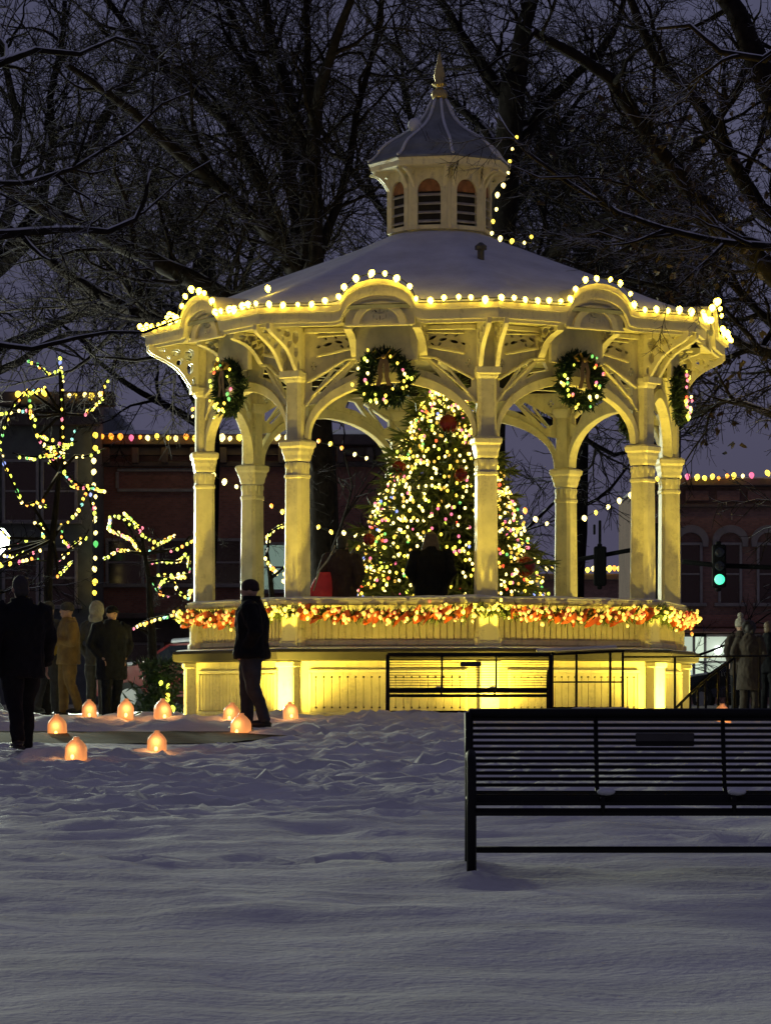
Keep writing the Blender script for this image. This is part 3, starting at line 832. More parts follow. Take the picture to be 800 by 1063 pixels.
order = sorted([random.uniform(-180, 180) for _ in range(760)], key=lambda a: (abs(a) > 100, random.random()))
for a in order:
    d = ((a - TH) % 45) / 45
    spots.append(root.location + pol(oct_r(3.83 + random.uniform(-.03, .05), a), a, -.07 * math.sin(PI * d) + random.gauss(0, .055)))
# red stretches between short stretches of yellow at each post
near = [p for p in spots]
def gcol(p):
    v = p - GC; a = math.degrees(math.atan2(v.x, -v.y)); d = ((a - TH) % 45)
    return d
GA = [p for p in spots if 6 < gcol(p) < 39]; GB = [p for p in spots if not 6 < gcol(p) < 39]
add_bulbs(root, GA[:80], .028, [('orange', 6), ('ember', 2.5), ('gold', 6), ('yellow', 1)], root.location, 80)
add_bulbs(root, GB[:20], .026, [('yellow', 3), ('gold', 6), ('lime', 1)], root.location, 20)
add_bulbs(root, GA[80:], .024, [('orange', 6), ('ember', 2.5), ('gold', 6), ('yellow', 1)], root.location, 0)
for o in [x for x in root.children if x.name.startswith('small_bulbs')]: pass
add_bulbs(root, GB[20:], .022, [('yellow', 3), ('gold', 6), ('lime', 1), ('orange', 1)], root.location, 0)

# wreaths
def wreath_parts():
    b = MB()
    for i in range(120):
        a = 2 * PI * i / 120
        for j in range(3):
            r = .29 + random.gauss(0, .045); p = Vector((r * math.cos(a), random.uniform(-.05, .03), r * math.sin(a)))
            tuft(b, p, Vector((math.cos(a) * random.uniform(-.6, 1), -.7, math.sin(a) * random.uniform(-.6, 1))), 7, .12, .013, 1.2)
    gm = b.mesh('wreath_greenery', M['needle_dark'])
    b = MB()
    for s in (-1, 1):
        pts = [Vector((s * .02, -.13, .27)), Vector((s * .10, -.17, .36)), Vector((s * .17, -.15, .31)), Vector((s * .10, -.15, .24)), Vector((s * .02, -.13, .27))]
        rows = [[p + Vector((0, .03, 0)), p - Vector((0, .03, 0))] for p in pts]; b.add([p for r in rows for p in r], [(i * 2, i * 2 + 1, i * 2 + 3, i * 2 + 2) for i in range(4)])
        pts = [Vector((s * .01, -.14, .27)), Vector((s * .05, -.16, .12)), Vector((s * .04, -.15, .0)), Vector((s * .08, -.15, -.12))]
        rows = [[p + Vector((.032, 0, 0)), p - Vector((.032, 0, 0))] for p in pts]; b.add([p for r in rows for p in r], [(i * 2, i * 2 + 1, i * 2 + 3, i * 2 + 2) for i in range(3)])
    b.ell((0, -.15, .27), (.035, .03, .035), 8, 6)
    bw = b.mesh('bow', M['gold_ribbon'], True)
    return gm, bw
gm, bw = wreath_parts()
WL = {7: 'round lit wreath hanging in the front arch directly above the christmas tree', 0: 'round lit wreath under the arch near the right back column, right of the tree',
      6: 'wreath seen at a slant on the left side of the bandstand, with a gold bow', 1: 'wreath seen nearly edge on at the right end of the bandstand',
      5: 'wreath on the far left back arch, mostly hidden behind the slanted wreath', 2: 'wreath on the right back arch behind the edge-on wreath'}
for k in (7, 0, 6, 1, 5, 2):
    a = BAYS[k]; p = GC + pol(3.44, a, 4.62)
    root = thing('wreath', WL[k], 'wreath', p, R_(a), 'wreaths hanging in the bandstand arches')
    place('greenery', gm, root); place('bow', bw, root)
    rm = Matrix.Rotation(R_(a), 3, 'Z'); sp = []
    for i in range(26 if k in (7, 0, 6, 1) else 12):
        t = random.uniform(0, 2 * PI)
        if random.random() < .35: t = random.uniform(PI * 1.05, PI * 1.95)
        r = .30 + random.gauss(0, .05); sp.append(p + rm @ Vector((r * math.cos(t), -.15 - random.random() * .03, r * math.sin(t))))
    add_bulbs(root, [p + Matrix.Rotation(-R_(a), 3, 'Z') @ (q_ - p) for q_ in sp], .021, [('yellow', 4), ('lime', 4), ('warm', 3), ('pink', 2), ('red', 1), ('green', 1)], p, 60)

# christmas tree
CT = Vector((.86, 47.75, 1.0)); CH, CR = 4.05, 1.74
root = thing('christmas_tree', 'tall cone-shaped christmas tree with coloured lights inside the bandstand', 'christmas tree', CT)
b = MB(); b.tube([(0, 0, 0), (0, 0, 3.6)], [.09, .02], 8); b.build('trunk', M['bark_far'], root)
b = MB()
for i in range(150):
    h = (1 - (1 - (i + .5) / 150) ** 1.0) ; h = h ** 1.25
    z = .25 + h * (CH - .35); L = CR * (1 - h) ** .74 + .08
    a = i * 2.39996 + random.uniform(-.2, .2); L *= random.uniform(.82, 1.10)
    d = Vector((math.sin(a), -math.cos(a), 0))
    for j in range(max(3, int(L / .10))):
        t = (j + 1) / max(3, int(L / .10)); p = d * L * t + Vector((0, 0, z - .22 * L * t + .10 * L * t * t))
        side = Vector((d.y, -d.x, 0)); wd = .34 * L * (1 - t * .75)
        for s in (-1, 0, 1):
            tuft(b, p + side * s * wd * random.uniform(.3, 1), d + Vector((0, 0, -.1)), 4, .26, .020, .9)
b.build('foliage', M['needle'], root)
b = MB(); b.lathe([(.5, .0), (.45, .25), (.35, .3)], 10); b.build('stand', M['ribbon'], root)
sp = []
while len(sp) < 2100:
    h = random.random() ** 1.35; a = random.uniform(-PI, PI)
    if abs(a) > 2.1 and random.random() < .6: continue
    r = CR * (1 - h) ** .74 * random.uniform(.80, 1.02) + .05; z = .2 + h * (CH - .3) - .12 * r
    sp.append((a, CT + Vector((r * math.sin(a), -r * math.cos(a), z))))
sp.sort(key=lambda t: abs(t[0]) > 1.5)
front = [p for a, p in sp]
lr = thing('string_lights', 'warm and coloured bulbs wound all over the christmas tree', 'string lights', CT)
w = MB(); pts = []
for i in range(260):
    h = i / 260; a = h * 2 * PI * 14; r = CR * (1 - h) ** .74 * .95; pts.append(Vector((r * math.sin(a), -r * math.cos(a), .2 + h * (CH - .3))))
w.tube(pts, .006, 3); w.build('wire', M['wire'], lr)
TW = [('warm', 8), ('yellow', 7), ('lime', 2), ('pink', 2.6), ('red', .8), ('gold', 3), ('green', 1.2), ('blue', .6)]
add_bulbs(lr, front, .022, TW, CT, 100)
orn = [((465, 440), .14, 'dark red ball ornament near the top of the christmas tree'), ((414, 486), .11, 'dark red ball ornament on the upper left of the christmas tree'), ((545, 588), .15, 'large dark red ball ornament low on the right of the christmas tree'),
       ((383, 560), .09, 'small dark red ball ornament low on the left of the christmas tree'), ((478, 493), .10, 'red ball ornament halfway up beside the front column')]
for (px, py), r, l in orn:
    v = at(px, py, 46.6); h = max(0, (v.z - CT.z) / CH); rr = CR * max(0, (1 - h)) ** .74
    dx = v.x - CT.x; dy = -math.sqrt(max(.02, rr * rr - dx * dx)) if abs(dx) < rr else -.1
    v = at(px, py, CT.y + dy)
    o = thing('ornament', l, 'ornament', v, 0, 'red balls on the christmas tree')
    q = MB(); q.ell((0, 0, 0), (r, r, r), 14, 10); q.build('ball', M['red_ball'], o, True)
    q = MB(); q.lathe([(.03, r * .97), (.03, r + .035), (.01, r + .04)], 8); q.build('cap', M['gilt'], o)

# ------------------------------------------------------------------ people
def remesh(mb, mats, name, vox, parent, smooth_it=4, fold=0):
    me = mb.mesh(name, mats); ob = bpy.data.objects.new(name, me); COL.objects.link(ob)
    md = ob.modifiers.new('r', 'REMESH'); md.mode = 'VOXEL'; md.voxel_size = vox; md.use_smooth_shade = True
    ms = ob.modifiers.new('s', 'SMOOTH'); ms.iterations = smooth_it; ms.factor = .5
    dg = bpy.context.evaluated_depsgraph_get(); dg.update()
    me2 = bpy.data.meshes.new_from_object(ob.evaluated_get(dg))
    bpy.data.objects.remove(ob); bpy.data.meshes.remove(me)
    if fold:
        off = Vector((len(bpy.data.objects) * 1.37, 3, 1))
        nn = [v_.normal.copy() for v_ in me2.vertices]
        for v_, n_ in zip(me2.vertices, nn):
            c_ = v_.co.copy(); v_.co = c_ + n_ * fold * (mnoise.noise(Vector((c_.x * 9, c_.y * 9, c_.z * 5)) + off) + .6 * mnoise.noise(Vector((c_.x * 20, c_.y * 20, c_.z * 14)) + off))
    if not me2.materials:
        me2.materials.append(mats)
    return place(name, me2, parent)

def ering(c, rx, ry, n=16, yaw=0):
    return [Vector(c) + Matrix.Rotation(yaw, 3, 'Z') @ Vector((rx * math.cos(2 * PI * k / n), ry * math.sin(2 * PI * k / n), 0)) for k in range(n)]

def person(label, loc, yaw, H=1.75, coat='blk_cloth', legs='denim', hair='hair_dark', stride=0.0, arms='side', coat_len=.78, bulk=1.0, hat=None, long_hair=False, hood=False, extra=None, group=None, head_yaw=0, lean=0, skirt=1.0):
    s = H / 1.75
    root = thing('person', label, 'person', loc, yaw, group); root.scale = (s, s, s)
    # joints, facing -Y; z for a 1.75 m figure
    def leg(sd, sw):
        hip = Vector((sd * .095, 0, .90)); knee = Vector((sd * .10, -sw * .20 - .02, .49)); ank = Vector((sd * .105, -sw * .30 + (.10 if sw < 0 else .0), .09 + (.05 if sw < 0 else 0)))
        return hip, knee, ank
    L = [leg(-1, stride), leg(1, -stride)]
    body = MB(); trou = MB(); shoes = MB(); jac = MB()
    for hip, knee, ank in L:
        body.tube([hip, (hip + knee) / 2, knee, (knee * .6 + ank * .4) + Vector((0, .02, 0)), ank], [.085, .078, .055, .056, .038], 10)
        trou.tube([hip + Vector((0, 0, .06)), (hip + knee) / 2, knee, (knee + ank) / 2 + Vector((0, .012, 0)), ank - Vector((0, 0, .035))], [.108 * bulk ** .5, .100 * bulk ** .5, .080, .076, .074], 12)
        f = ank - Vector((0, 0, .045)); shoes = MB()
        body.ell(f + Vector((0, -.06, 0)), (.04, .11, .035), 10, 6)
        shoes.ell(f + Vector((0, -.065, -.012)), (.055, .145, .045), 12, 8); shoes.tube([ank - Vector((0, 0, .05)), ank + Vector((0, 0, .03))], [.06, .055], 10); shoes.cbox(f + Vector((0, -.06, -.037)), (.095, .27, .02), .008); shoes.build('shoe', M['shoe'], root, True)
    trou.rings([ering((0, 0, .82), .15 * bulk, .11 * bulk), ering((0, 0, .92), .172 * bulk, .12 * bulk), ering((0, 0, 1.02), .16 * bulk, .11 * bulk)])
    lz = lambda z: Vector((0, -lean * max(0, z - .9), 0))
    body.rings([ering(Vector((0, 0, z)) + lz(z), rx, ry) for z, rx, ry in ((.84, .14, .10), (.95, .16, .11), (1.08, .14, .10), (1.25, .16, .115), (1.38, .165, .10), (1.45, .10, .07), (1.50, .055, .055))])
    nk = lz(1.5)
    hd = Vector((0, -.02, 1.615)) + lz(1.6); hr = Matrix.Rotation(head_yaw, 3, 'Z')
    body.tube([Vector((0, .0, 1.42)) + nk, Vector((0, -.005, 1.56)) + nk], [.062, .056], 10)
    body.ell(hd + Vector((0, 0, .015)), (.075, .095, .115), 14, 10); body.ell(hd + hr @ Vector((0, -.03, -.055)), (.052, .062, .058), 12, 8)
    body.ell(hd + hr @ Vector((0, -.098, -.005)), (.013, .022, .028), 8, 6)                     # nose
    body.ell(hd + hr @ Vector((0, -.092, -.056)), (.026, .012, .008), 8, 5)                     # mouth
    body.ell(hd + hr @ Vector((0, -.082, .035)), (.048, .016, .010), 8, 5)                      # brow
    for sd in (-1, 1): body.ell(hd + hr @ Vector((sd * .078, .005, .0)), (.012, .025, .033), 8, 6)
    # arms
    for sd in (-1, 1):
        sh = Vector((sd * .185 * (bulk * .5 + .5), .0, 1.40)) + lz(1.4)
        if arms == 'pocket':
            el = Vector((sd * .275 * (bulk * .4 + .6), .075, 1.14)) + lz(1.1); wr = Vector((sd * .20, -.05, .955))
        elif arms == 'front':
            el = Vector((sd * .26, .0, 1.13)) + lz(1.1); wr = Vector((sd * .10, -.22, 1.17)) + lz(1.1)
        else:
            el = Vector((sd * .265 * (bulk * .4 + .6), .03 + sd * stride * .12, 1.12)) + lz(1.1); wr = Vector((sd * .275 * (bulk * .4 + .6), -.03 + sd * stride * .22, .87))
        body.tube([sh, (sh + el) / 2, el, (el + wr) / 2, wr], [.05, .045, .038, .036, .026], 10)
        jac.tube([sh + Vector((-sd * .04, 0, .0)), sh, (sh + el) / 2, el, (el + wr) / 2, wr], [.085 * bulk, .082 * bulk, .070 * bulk, .063 * bulk, .058 * bulk ** .6, .050], 12)
        # hand: palm, four fingers of unequal length, thumb from the side
        dv = (wr - el).normalized(); side = Vector((0, -1, 0)) - dv * Vector((0, -1, 0)).dot(dv); side.normalize(); nrm = dv.cross(side)
        pc = wr + dv * .05
        body.ell(pc, (.018, .040, .050), 10, 8, Matrix((nrm, side, dv)).transposed())
        for k, (o_, ln) in enumerate(((-.030, .062), (-.010, .075), (.010, .080), (.030, .072))):
            p0 = pc + dv * .035 + side * o_; curl = nrm * (-.014 * sd)
            body.tube([p0, p0 + dv * ln * .45 + curl * .6, p0 + dv * ln * .8 + curl * 1.8, p0 + dv * ln + curl * 2.6], [.0105, .0100, .0095, .0075], 8)
        t0 = pc - dv * .02 + side * .036
        body.tube([t0, t0 + side * .022 + dv * .025, t0 + side * .026 + dv * .055], [.013, .0115, .009], 8)
    # coat or jacket
    hem = coat_len
    prof_ = [(hem, .185 * skirt, .145 * skirt), (hem + .05, .188 * skirt, .147 * skirt), (.98, .182, .138), (1.10, .178, .132), (1.26, .195, .14), (1.37, .20, .125), (1.44, .145, .10), (1.49, .085, .085), (1.53, .078, .085)]
    prof_ = [q_ for i, q_ in enumerate(prof_) if i < 2 or q_[0] > hem + .12]
    jac.rings([ering(Vector((0, .005, z)) + lz(z), rx * bulk, ry * bulk) for z, rx, ry in prof_])
    ob = remesh(body, M['skin'], 'body', .009, root, 2)
    remesh(trou, M[legs], 'trousers', .014, root, 3, .012); remesh(jac, M[coat], 'coat', .013, root, 3, .016)
    hb = MB()
    if hat in (None, 'fur'):
        hb.ell(hd + hr @ Vector((0, .018, .045)), (.086, .098, .098), 14, 10)
        hb.ell(hd + hr @ Vector((0, .055, -.03)), (.078, .055, .075), 12, 8)
        if hat == 'fur':
            for _ in range(60):
                t = random.uniform(0, 6.28); hb.ell(hd + Vector((.10 * math.cos(t), .03 + .05 * math.sin(t * 2), .02 + .11 * math.sin(t))), (.04, .04, .04), 6, 4)
        if long_hair:
            hb.rings([ering(hd + Vector((0, .035, z)), rx, ry) for z, rx, ry in ((.10, .09, .085), (-.02, .115, .085), (-.15, .15, .085), (-.27, .165, .075), (-.36, .12, .05))])
        remesh(hb, M[hair], 'hair', .011, root, 3)
    elif hat == 'cap':
        hb.ell(hd + Vector((0, .005, .055)), (.092, .108, .085), 14, 10); hb.ell(hd + hr @ Vector((0, -.12, .045)), (.07, .075, .012), 12, 6); hb.ell(hd + Vector((0, .05, -.02)), (.08, .055, .06), 10, 6)
        remesh(hb, M['blk_cloth'], 'cap', .010, root, 2)
    elif hat == 'beanie':
        hb.ell(hd + Vector((0, .008, .06)), (.095, .11, .09), 14, 10); hb.ell(hd + Vector((0, .012, .03)), (.099, .113, .035), 14, 6)
        remesh(hb, M[hair], 'knit_hat', .011, root, 2)
    elif hat == 'pompom':
        hb.ell(hd + Vector((0, .01, .07)), (.105, .115, .11), 14, 10); hb.ell(hd + Vector((0, .012, .02)), (.11, .118, .035), 14, 6); hb.ell(hd + Vector((0, .02, .215)), (.062, .062, .058), 10, 8)
        remesh(hb, M['white_knit'], 'knit_hat', .011, root, 1)
    if hood:
        hb = MB(); hb.ell(hd + Vector((0, .03, .03)), (.115, .12, .145), 14, 10); hb.ell(hd + Vector((0, .07, -.10)), (.12, .09, .08), 12, 8)
        remesh(hb, M[hood], 'hood', .013, root, 2)
    if extra == 'collar':
        q = MB(); q.lathe([(.085, 1.46), (.10, 1.50), (.098, 1.56), (.085, 1.565), (.08, 1.48)], 14, (nk.x, nk.y, 0), 1, 1.1); q.build('collar', M[coat], root, True)
    if extra == 'vest':
        q = MB()
        q.rings([ering(Vector((0, .005, z)), rx * bulk + .012, ry * bulk + .012) for z, rx, ry in ((.93, .182, .138), (1.10, .180, .134), (1.26, .196, .142), (1.37, .190, .128), (1.43, .13, .10))], False)
        q.build('vest', M['yellow_cloth'], root, True)
    return root

def feet(px, Y, dz=0): 
    X = (px - PX0) / F * Y; return Vector((X, Y, ground(X, Y) + dz))
person('walking person seen from behind in a bulky black coat, beside the glowing jugs', feet(22, 33.6), R_(200), 1.80, 'blk_cloth', 'blk_cloth', 'hair_dark', .75, 'side', .74, 1.32, None, group=None)
person('person in a yellow vest half hidden behind the bulky black coat', feet(50, 48.6), R_(150), 1.68, 'grey_cloth', 'grey_cloth', 'grey_cloth', .2, 'side', .80, 1.05, 'beanie', extra='vest')
person('person in tan work clothes standing behind the people in black', feet(71, 48.2), R_(-70), 1.66, 'tan', 'tan', 'grey_cloth', .15, 'front', .80, 1.25, 'beanie')
person('person in long black coat and flat cap beside the pale hooded figure', feet(116, 48.0), R_(30), 1.66, 'navy_cloth', 'navy_cloth', 'hair_dark', .1, 'pocket', .62, 1.35, 'cap')
person('person in a pale hood peering out behind the long black coat', feet(101, 49.6), R_(160), 1.74, 'grey_cloth', 'grey_cloth', 'hair_dark', 0, 'pocket', .80, 1.0, None, hood='white_knit')
person('man in black jacket standing in profile before the bandstand, hands in pockets', feet(261, 39.4), R_(-92), 1.80, 'blk_cloth', 'denim', 'maroon_cloth', .22, 'pocket', .84, 1.48, 'beanie', extra='collar', head_yaw=R_(0))
person('long haired person in dark coat standing in the bandstand facing the tree', Vector((at(447, 600, 45.6).x, 45.6, 1.0)), R_(180), 1.63, 'blk_cloth', 'blk_cloth', 'hair_fair', 0, 'pocket', .7, 1.35, None, True)
person('dark haired person in maroon coat in the bandstand beside a red bag', Vector((at(355, 600, 45.7).x, 45.7, 1.0)), R_(165), 1.58, 'maroon_cloth', 'blk_cloth', 'hair_dark', 0, 'pocket', .7, 1.30, None)
person('person in olive brown coat and black fur hat standing right of the handrail', feet(777, 59.6), R_(170), 1.66, 'brown_coat', 'brown_coat', 'hair_dark', 0, 'pocket', .45, 1.15, 'fur', skirt=1.15)
person('person in a white pompom hat behind the black fur hat', feet(768, 61.5), R_(190), 1.72, 'brown_coat', 'blk_cloth', 'hair_dark', 0, 'pocket', .7, 1.05, 'pompom')
person('person in dark coat at the edge of the group by the parked car', feet(797, 60.4), R_(140), 1.66, 'blk_cloth', 'blk_cloth', 'hair_fair', 0, 'front', .75, 1.1, None)
# red bag carried at the hip of the maroon coat
bp_ = at(333, 612, 45.4)
root = thing('bag', 'red cloth bag with pale strap beside the person in the maroon coat', 'bag', (bp_.x, 45.4, bp_.z - .12))
q = MB(); q.rings([ering((0, 0, 0), .15, .07, 12), ering((0, 0, .12), .16, .08, 12), ering((.03, 0, .26), .12, .06, 12), ering((.06, 0, .36), .07, .03, 12)]); q.build('sack', M['red_bag'], root, True)
q = MB(); q.tube([(-.10, -.06, .1), (-.02, -.06, .38), (.10, -.05, .52), (.20, -.05, .72)], .012, 6); q.build('strap', M['white_knit'], root, True)

# ------------------------------------------------------------------ benches
def bench(label, loc, rotz, length, n_mid, height=.86, slat=.020):
    root = thing('bench', label, 'bench', loc, rotz, None)
    hl = length / 2
    # side frames: back post, front leg, arm loop, foot
    for sd in (-1, 1):
        q = MB(); x = sd * hl
        q.tube([(x, .30, .0), (x, .24, .42), (x, .30, .62), (x, .36, height)], .024, 8)
        q.tube([(x + sd * .0, -.24, .0), (x, -.23, .42), (x, -.22, .60), (x, -.15, .645), (x, .28, .62)], .026, 8)
        q.tube([(x, -.23, .40), (x, .24, .40)], .02, 8); q.cbox((x, -.24, .012), (.07, .09, .024), .006); q.cbox((x, .30, .012), (.07, .09, .024), .006)
        q.build('side_frame', M['iron'], root, True)
    q = MB(); q.tube([(-hl, .365, height), (hl, .365, height)], .026, 8); q.build('top_rail', M['iron'], root, True)
    for i in range(12):
        t = (i + .6) / 12.0; z = .45 + (height - .47) * t
        y = .255 + .11 * t
        q = MB(); q.cbox((0, y, z), (2 * hl - .03, .008, slat), .003); q.build('back_slat', M['iron'], root)
    for i in range(11):
        t = i / 10; y = .22 - .44 * t; z = .435 - .02 * math.sin(t * PI) if t < .85 else .435 - .09 * (t - .85) / .15 * 1.0
        q = MB(); q.cbox((0, y, z), (2 * hl - .03, .032, .010), .003, Matrix.Rotation(R_(0 if t < .85 else 60), 3, 'X')); q.build('seat_slat', M['iron'], root)
    for z, y in ((.385, -.245), (.33, -.24)):
        q = MB(); q.cbox((0, y, z), (2 * hl - .03, .008, .022), .003); q.build('seat_slat', M['iron'], root)
    for i in range(n_mid):
        x = -hl + length * (i + 1) / (n_mid + 1)
        q = MB(); q.tube([(x, -.235, .32), (x, -.235, .41), (x, -.10, .415), (x, .2, .415), (x, .268, .47), (x, .375, height)], .013, 6); q.build('mid_rib', M['iron'], root, True)
        q = MB(); q.ell((x + .02, -.18, .445), (.05, .05, .02), 8, 6); q.build('snow_clump', M['snow'], root, True)
    q = MB(); q.tube([(-hl, .0, .13), (hl, .0, .13)], .018, 8); q.build('stretcher', M['iron'], root, True)
    q = MB()
    for sd in (-1, 1): q.tube([(sd * hl, -.24, .13), (sd * hl, .29, .13)], .014, 6)
    q.build('cross_bar', M['iron'], root, True)
    return root
bl = at(488, 905, 17.7)
root = bench('black slatted metal bench in the foreground with a small plaque on its back', (bl.x + 1.04, 17.7, prof_s(17.7) - .0), 0, 2.08, 2, .86)
q = MB(); q.cbox((0, .33, .715), (.32, .012, .072), .005)
o = q.build('plaque', M['plaque'], root); o.location.x = -1.04 + (691 - 488) / F * 18.05
fb = at(486, 745, 42.2)
root = bench('black metal bench standing before the lit base of the bandstand', (fb.x, 42.2, .02), R_(180), 2.06, 2, .86, .008)
q = MB(); q.cbox((-.02, .34, .74), (.27, .012, .06), .005); q.build('plaque', M['plaque'], root)

# ------------------------------------------------------------------ glowing jugs along the path
lum_m, nt, bs = nodes('glowing_milky_plastic')
N = nt.nodes.new; L = nt.links.new
tc = N('ShaderNodeTexCoord'); sp_ = N('ShaderNodeSeparateXYZ'); L(tc.outputs['Object'], sp_.inputs['Vector'])
mr = N('ShaderNodeMapRange'); mr.inputs['From Min'].default_value = .0; mr.inputs['From Max'].default_value = .28; mr.inputs['To Min'].default_value = .95; mr.inputs['To Max'].default_value = .30
L(sp_.outputs['Z'], mr.inputs['Value'])
bs.inputs['Base Color'].default_value = (.62, .42, .30, 1); bs.inputs['Emission Color'].default_value = (1.0, .33, .075, 1); oi = N('ShaderNodeObjectInfo'); orr = N('ShaderNodeMapRange'); orr.inputs['To Min'].default_value = .50; orr.inputs['To Max'].default_value = 1.15; L(oi.outputs['Random'], orr.inputs['Value']); om = N('ShaderNodeMath'); om.operation = 'MULTIPLY'; L(mr.outputs['Result'], om.inputs[0]); L(orr.outputs['Result'], om.inputs[1]); L(om.outputs['Value'], bs.inputs['Emission Strength'])
bs.inputs['Roughness'].default_value = .4
flame = glow('candle_flame', (1, .50, .11), 4.5)
def jug_mesh():
    q = MB()
    q.rings([sq(.21, .05, 0, .0), sq(.225, .05, 0, .02), sq(.22, .05, 0, .15), sq(.20, .05, 0, .185), sq(.13, .04, 0, .235), sq(.065, .018, 0, .262), sq(.06, .016, 0, .285)])
    return q.mesh('jug', lum_m, True)
jm = jug_mesh(); q = MB(); q.tube([(-.03, .095, .24), (-.03, .135, .22), (-.03, .135, .12), (-.03, .10, .08)], .014, 6); jh = q.mesh('handle', lum_m, True)
q = MB(); q.ell((0, -.112, .045), (.022, .008, .030), 8, 6); fm = q.mesh('flame_glow', flame, True)
LUM = [(60, 763, 'orange glowing jug nearest the legs of the bulky black coat'), (79, 788, 'orange glowing jug closest to the camera, lowest on the snow bank'), (93, 744, 'pale orange jug standing beneath the tan work clothes'),
       (130, 746, 'orange jug at the feet of the long black coat'), (163, 780, 'orange glowing jug alone on the near edge of the slush path'), (169, 746, 'pale jug beside the small lit shrub'),
       (250, 762, 'glowing jug just beside the shoes of the man in profile'), (240, 747, 'dim amber jug against the base panel behind the man in profile'), (302, 746, 'jug in front of the bright base pilaster'), (749, 750, 'pale jug showing just above the foreground bench')]
for px, py, l in LUM:
    p = pixel_ground(px, py)
    if p.y > 43: p = feet(px, 42.6 if 200 < px < 600 else 44)
    root = thing('luminary', l, 'luminary', p - Vector((0, 0, .015)), random.uniform(-.5, .5), 'luminaries along the path'); s = random.uniform(.78, .93); root.scale = (s * random.uniform(.94, 1.06), s, s * random.uniform(.92, 1.08)); root.rotation_euler[0] = random.uniform(-.07, .07); root.rotation_euler[1] = random.uniform(-.08, .08)
    place('jug', jm, root); place('handle', jh, root); place('flame', fm, root)
    ld = bpy.data.lights.new('candle', 'POINT'); ld.energy = 2.4; ld.color = (1, .42, .12); ld.shadow_soft_size = .08
    lo = bpy.data.objects.new('candle', ld); COL.objects.link(lo); lo.parent = root; lo.location = (0, -.17, .16)

# ------------------------------------------------------------------ handrails right of the bandstand front
hr1 = at(600, 745, 42.6)
root = thing('handrail', 'pipe handrail with a snowy board before the right part of the base', 'railing', (hr1.x, 42.6, 0))
q = MB()
def lx(px, Y=42.6): return (px - PX0) / F * Y - hr1.x
def lzz(py, Y=42.6): return ZE - (py - PY0) / F * Y
for px in (573, 598, 633, 646): 
    q = MB(); q.tube([(lx(px), 0, -.1), (lx(px), 0, lzz(676))], .016, 8); q.build('post', M['iron'], root, True)
q = MB(); q.tube([(lx(555), 0, lzz(681)), (lx(575), 0, lzz(679)), (lx(648), 0, lzz(676))], .018, 8); q.tube([(lx(571), 0, lzz(735)), (lx(646), 0, lzz(735))], .014, 8); q.tube([(lx(571), 0, lzz(708)), (lx(646), 0, lzz(708))], .010, 8); q.build('rail', M['iron'], root, True)
q = MB(); q.cbox(((lx(556) + lx(640)) / 2, -.02, lzz(673.5)), (lx(640) - lx(556), .10, .05), .02, Matrix.Rotation(R_(-2.5), 3, 'Y')); q.build('rail_snow', M['snow'], root, True)
hr2 = at(715, 745, 44.4)
root = thing('handrail', 'black pipe handrail sloping up beside the right end of the base', 'railing', (hr2.x, 44.4, 0))
l2 = lambda px, py: ((px - PX0) / F * 44.4 - hr2.x, 0, ZE - (py - PY0) / F * 44.4)
for px, py in ((700, 682), (707, 730), (716, 720), (724, 712), (732, 705), (745, 694), (755, 688), (762, 683), (788, 682)):
    q = MB(); a = l2(px, py); q.tube([(a[0], 0, 0), a], .016, 8); q.build('post', M['iron'], root, True)
q = MB(); q.tube([l2(694, 742), l2(716, 720), l2(738, 701), l2(762, 683)], .018, 8); q.tube([l2(645, 682), l2(700, 682), l2(800, 681)], .014, 8); q.build('rail', M['iron'], root, True)

# ------------------------------------------------------------------ bare trees
import numpy as np
def make_spray(seed):
    """a twig with side twigs, one unit long along +Z; arrays to be stamped along the limbs"""
    rng = random.Random(seed); q = MB()
    pts = [Vector((0, 0, 0))]; d = Vector((0, 0, 1))
    for k in range(5):
        d = (d + Vector((rng.gauss(0, .2), rng.gauss(0, .2), .1))).normalized(); pts.append(pts[-1] + d * .2)
    q.tube(pts, [.011, .009, .008, .006, .0045, .003], 3, False)
    for i in range(11):
        t = rng.uniform(.1, 1) * 4.99; a = int(t); p = pts[a].lerp(pts[a + 1], t - a); dd = (pts[a + 1] - pts[a]).normalized()
        sd = dd.orthogonal().normalized(); sd.rotate(Matrix.Rotation(rng.uniform(0, 6.28), 3, dd)); an = rng.uniform(.5, 1.1)
        e = (dd * math.cos(an) + sd * math.sin(an)).normalized(); l = rng.uniform(.22, .50) * (1.15 - .1 * t)
        bend = Vector((rng.gauss(0, .09), rng.gauss(0, .09), rng.gauss(.03, .09)))
        m_ = p + e * l * .5 + bend * l; f = p + e * l + bend * l * .3
        q.tube([p, m_, f], [.006, .0048, .003], 3, False)
        for k in range(2):
            p2 = p.lerp(m_, rng.uniform(.4, 1)) if k else m_.lerp(f, rng.uniform(.1, .8)); g_ = (e + Vector((rng.gauss(0, .6), rng.gauss(0, .6), rng.gauss(.1, .6)))).normalized()
            q.tube([p2, p2 + g_ * l * rng.uniform(.3, .6)], [.0042, .0026], 3, False)
    return np.array(q.v, dtype=np.float32), np.array(q.f, dtype=np.int32)
SPRAYS = [make_spray(900 + i) for i in range(9)]
